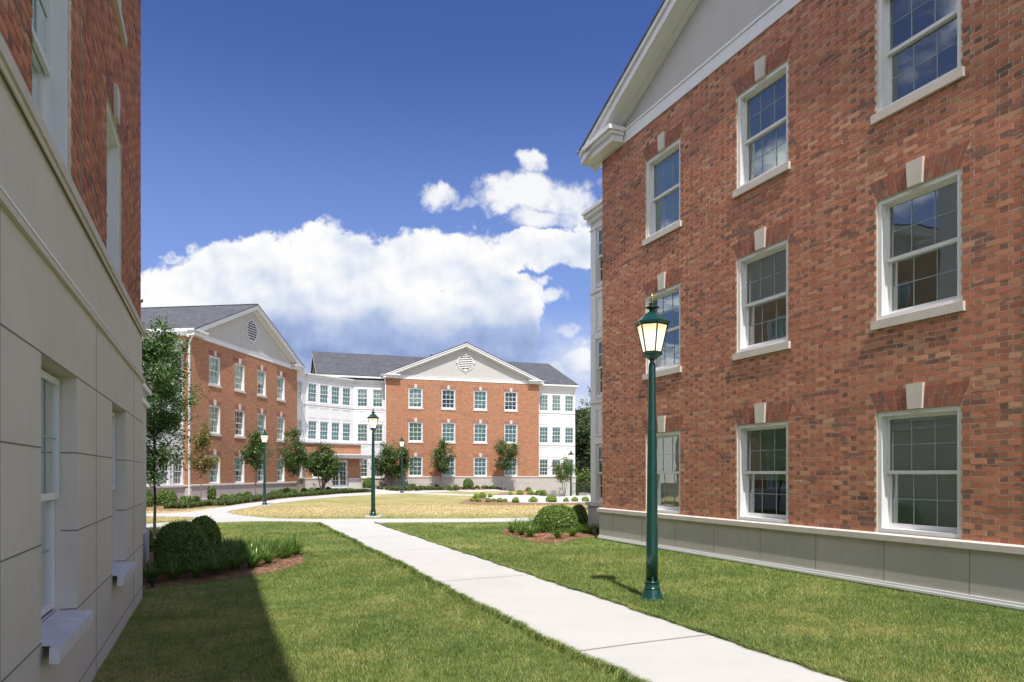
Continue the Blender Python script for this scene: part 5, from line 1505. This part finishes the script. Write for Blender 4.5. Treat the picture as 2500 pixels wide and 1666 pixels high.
# ------------------------------------------------------------------ stair railings
for nm, yy, lbl in (('stair_railing', -7.2, 'black iron stair railing going down to the right, nearer of the two'), ('stair_railing', -5.3, 'black iron stair railing going down to the right, farther one by the wall')):
    a = fr3(15.0 if yy < -6 else 15.2, yy); t = thing(nm, lbl, 'railing', (a[0], a[1], 0), a3, 'stair railings')
    rl = MB(); zt0 = .78; Ls = 4.4
    tp = lambda x: zt0 if x < .9 else zt0 - (x - .9) * .38
    rl.tube((0, 0, tp(0)), (.9, 0, zt0), .022, .022, 6, True); rl.tube((.9, 0, zt0), (Ls, 0, tp(Ls)), .022, .022, 6, True)
    rl.tube((0, 0, tp(0) - .72), (.9, 0, zt0 - .72), .015, .015, 6, True); rl.tube((.9, 0, zt0 - .72), (Ls, 0, tp(Ls) - .72), .015, .015, 6, True)
    obj('handrail', rl, M_BLACKM, t)
    bl = MB(); x = 0.0
    while x <= Ls: bl.tube((x, 0, tp(x) - .95), (x, 0, tp(x)), .012 if round(x * 10) % 11 else .022, .012 if round(x * 10) % 11 else .022, 5); x += .14
    obj('baluster', bl, M_BLACKM, t)
st = thing('outdoor_stairs', 'pale concrete steps going down between the black railings', 'stairs', (*fr3(15.9, -6.25), 0), a3)
sm = MB()
for i in range(9): sm.box(i * .36, (i + 1) * .36, -.9, .9, -1.6, -.06 - i * .14)
obj('step', sm, M_CONC, st)

# ------------------------------------------------------------------ wooded background
hx = np.linspace(-700, 700, 90); hy = np.linspace(300, 800, 26); HX, HY = np.meshgrid(hx, hy)
HZz = -12 + 62 * np.exp(-((HY - 620) / 190)**2) * (.8 + .2 * np.sin(HX * .008 + 1)) + 4 * np.sin(HX * .05) * np.sin(HY * .04)
HZz[0] = -14
iv, jv = np.meshgrid(np.arange(89), np.arange(25)); o_ = (jv * 90 + iv).ravel()
structure(link('hill', np_mesh('hill', np.stack([HX.ravel(), HY.ravel(), HZz.ravel()], 1), np.stack([o_, o_ + 1, o_ + 91, o_ + 90], 1), [plain("forest_floor", (.03, .05, .02), .95, .2, .05)], smooth=True)))
g = np.random.default_rng(5)
V_, F_ = [], []; off = 0
# crowns of the wooded hill seen in the gap, as one far mass
for i in range(420):
    Y = g.uniform(320, 620); X = g.uniform(.02, .16) * Y
    zb = -12 + 62 * math.exp(-((Y - 620) / 190)**2) * .9
    n = 240; u = g.normal(size=(n, 3)); u /= np.linalg.norm(u, axis=1)[:, None]
    c = np.array([X, Y, zb + 6]) + u * np.array([5.5, 5.5, 8]) * (.6 + .4 * g.random((n, 1)))
    nr = u + g.normal(size=u.shape) * .6; nr /= np.linalg.norm(nr, axis=1)[:, None]
    v, f = leaf_quads(c, nr, 1.7); V_.append(v); F_.append(f + off); off += len(v)
o = link('far_woods', np_mesh('far_woods', np.concatenate(V_), np.concatenate(F_), [M_FOREST])); tag(o, 'dark wooded hillside beyond the centre building', 'woods'); o['kind'] = 'stuff'
for i, (px, Y, w, h, zb, lb) in enumerate([(1436, 96, 7, 10.5, -2.4, 'dark dense tree filling the gap behind the right building'), (1415, 120, 7, 9.0, -2.4, 'dark tree farther back at the corner of the white wing'), (1475, 110, 9, 14, -3, 'tall dark tree behind the gap, partly hidden by the right building')]):
    X = (px - CX) / F * Y
    tree(lb, (X, Y, zb), h, (0, 0, h * .55, w * .5, w * .5, h * .46), M_FOREST, M_BARK_D, 12000, .42, 120 + i, .25, 1, None, .12, 60, name='background_tree', spread=.75)
tree('light green conifer-like shrub tree at the right corner of the centre building', ((1424 - CX) / F * 74, 74, -1.6), 3.2, (0, 0, 1.9, .85, .85, 1.5), M_LEAF, M_BARK, 3500, .17, 130, .06, 1, None, .15, 26, name='background_tree', spread=.22)
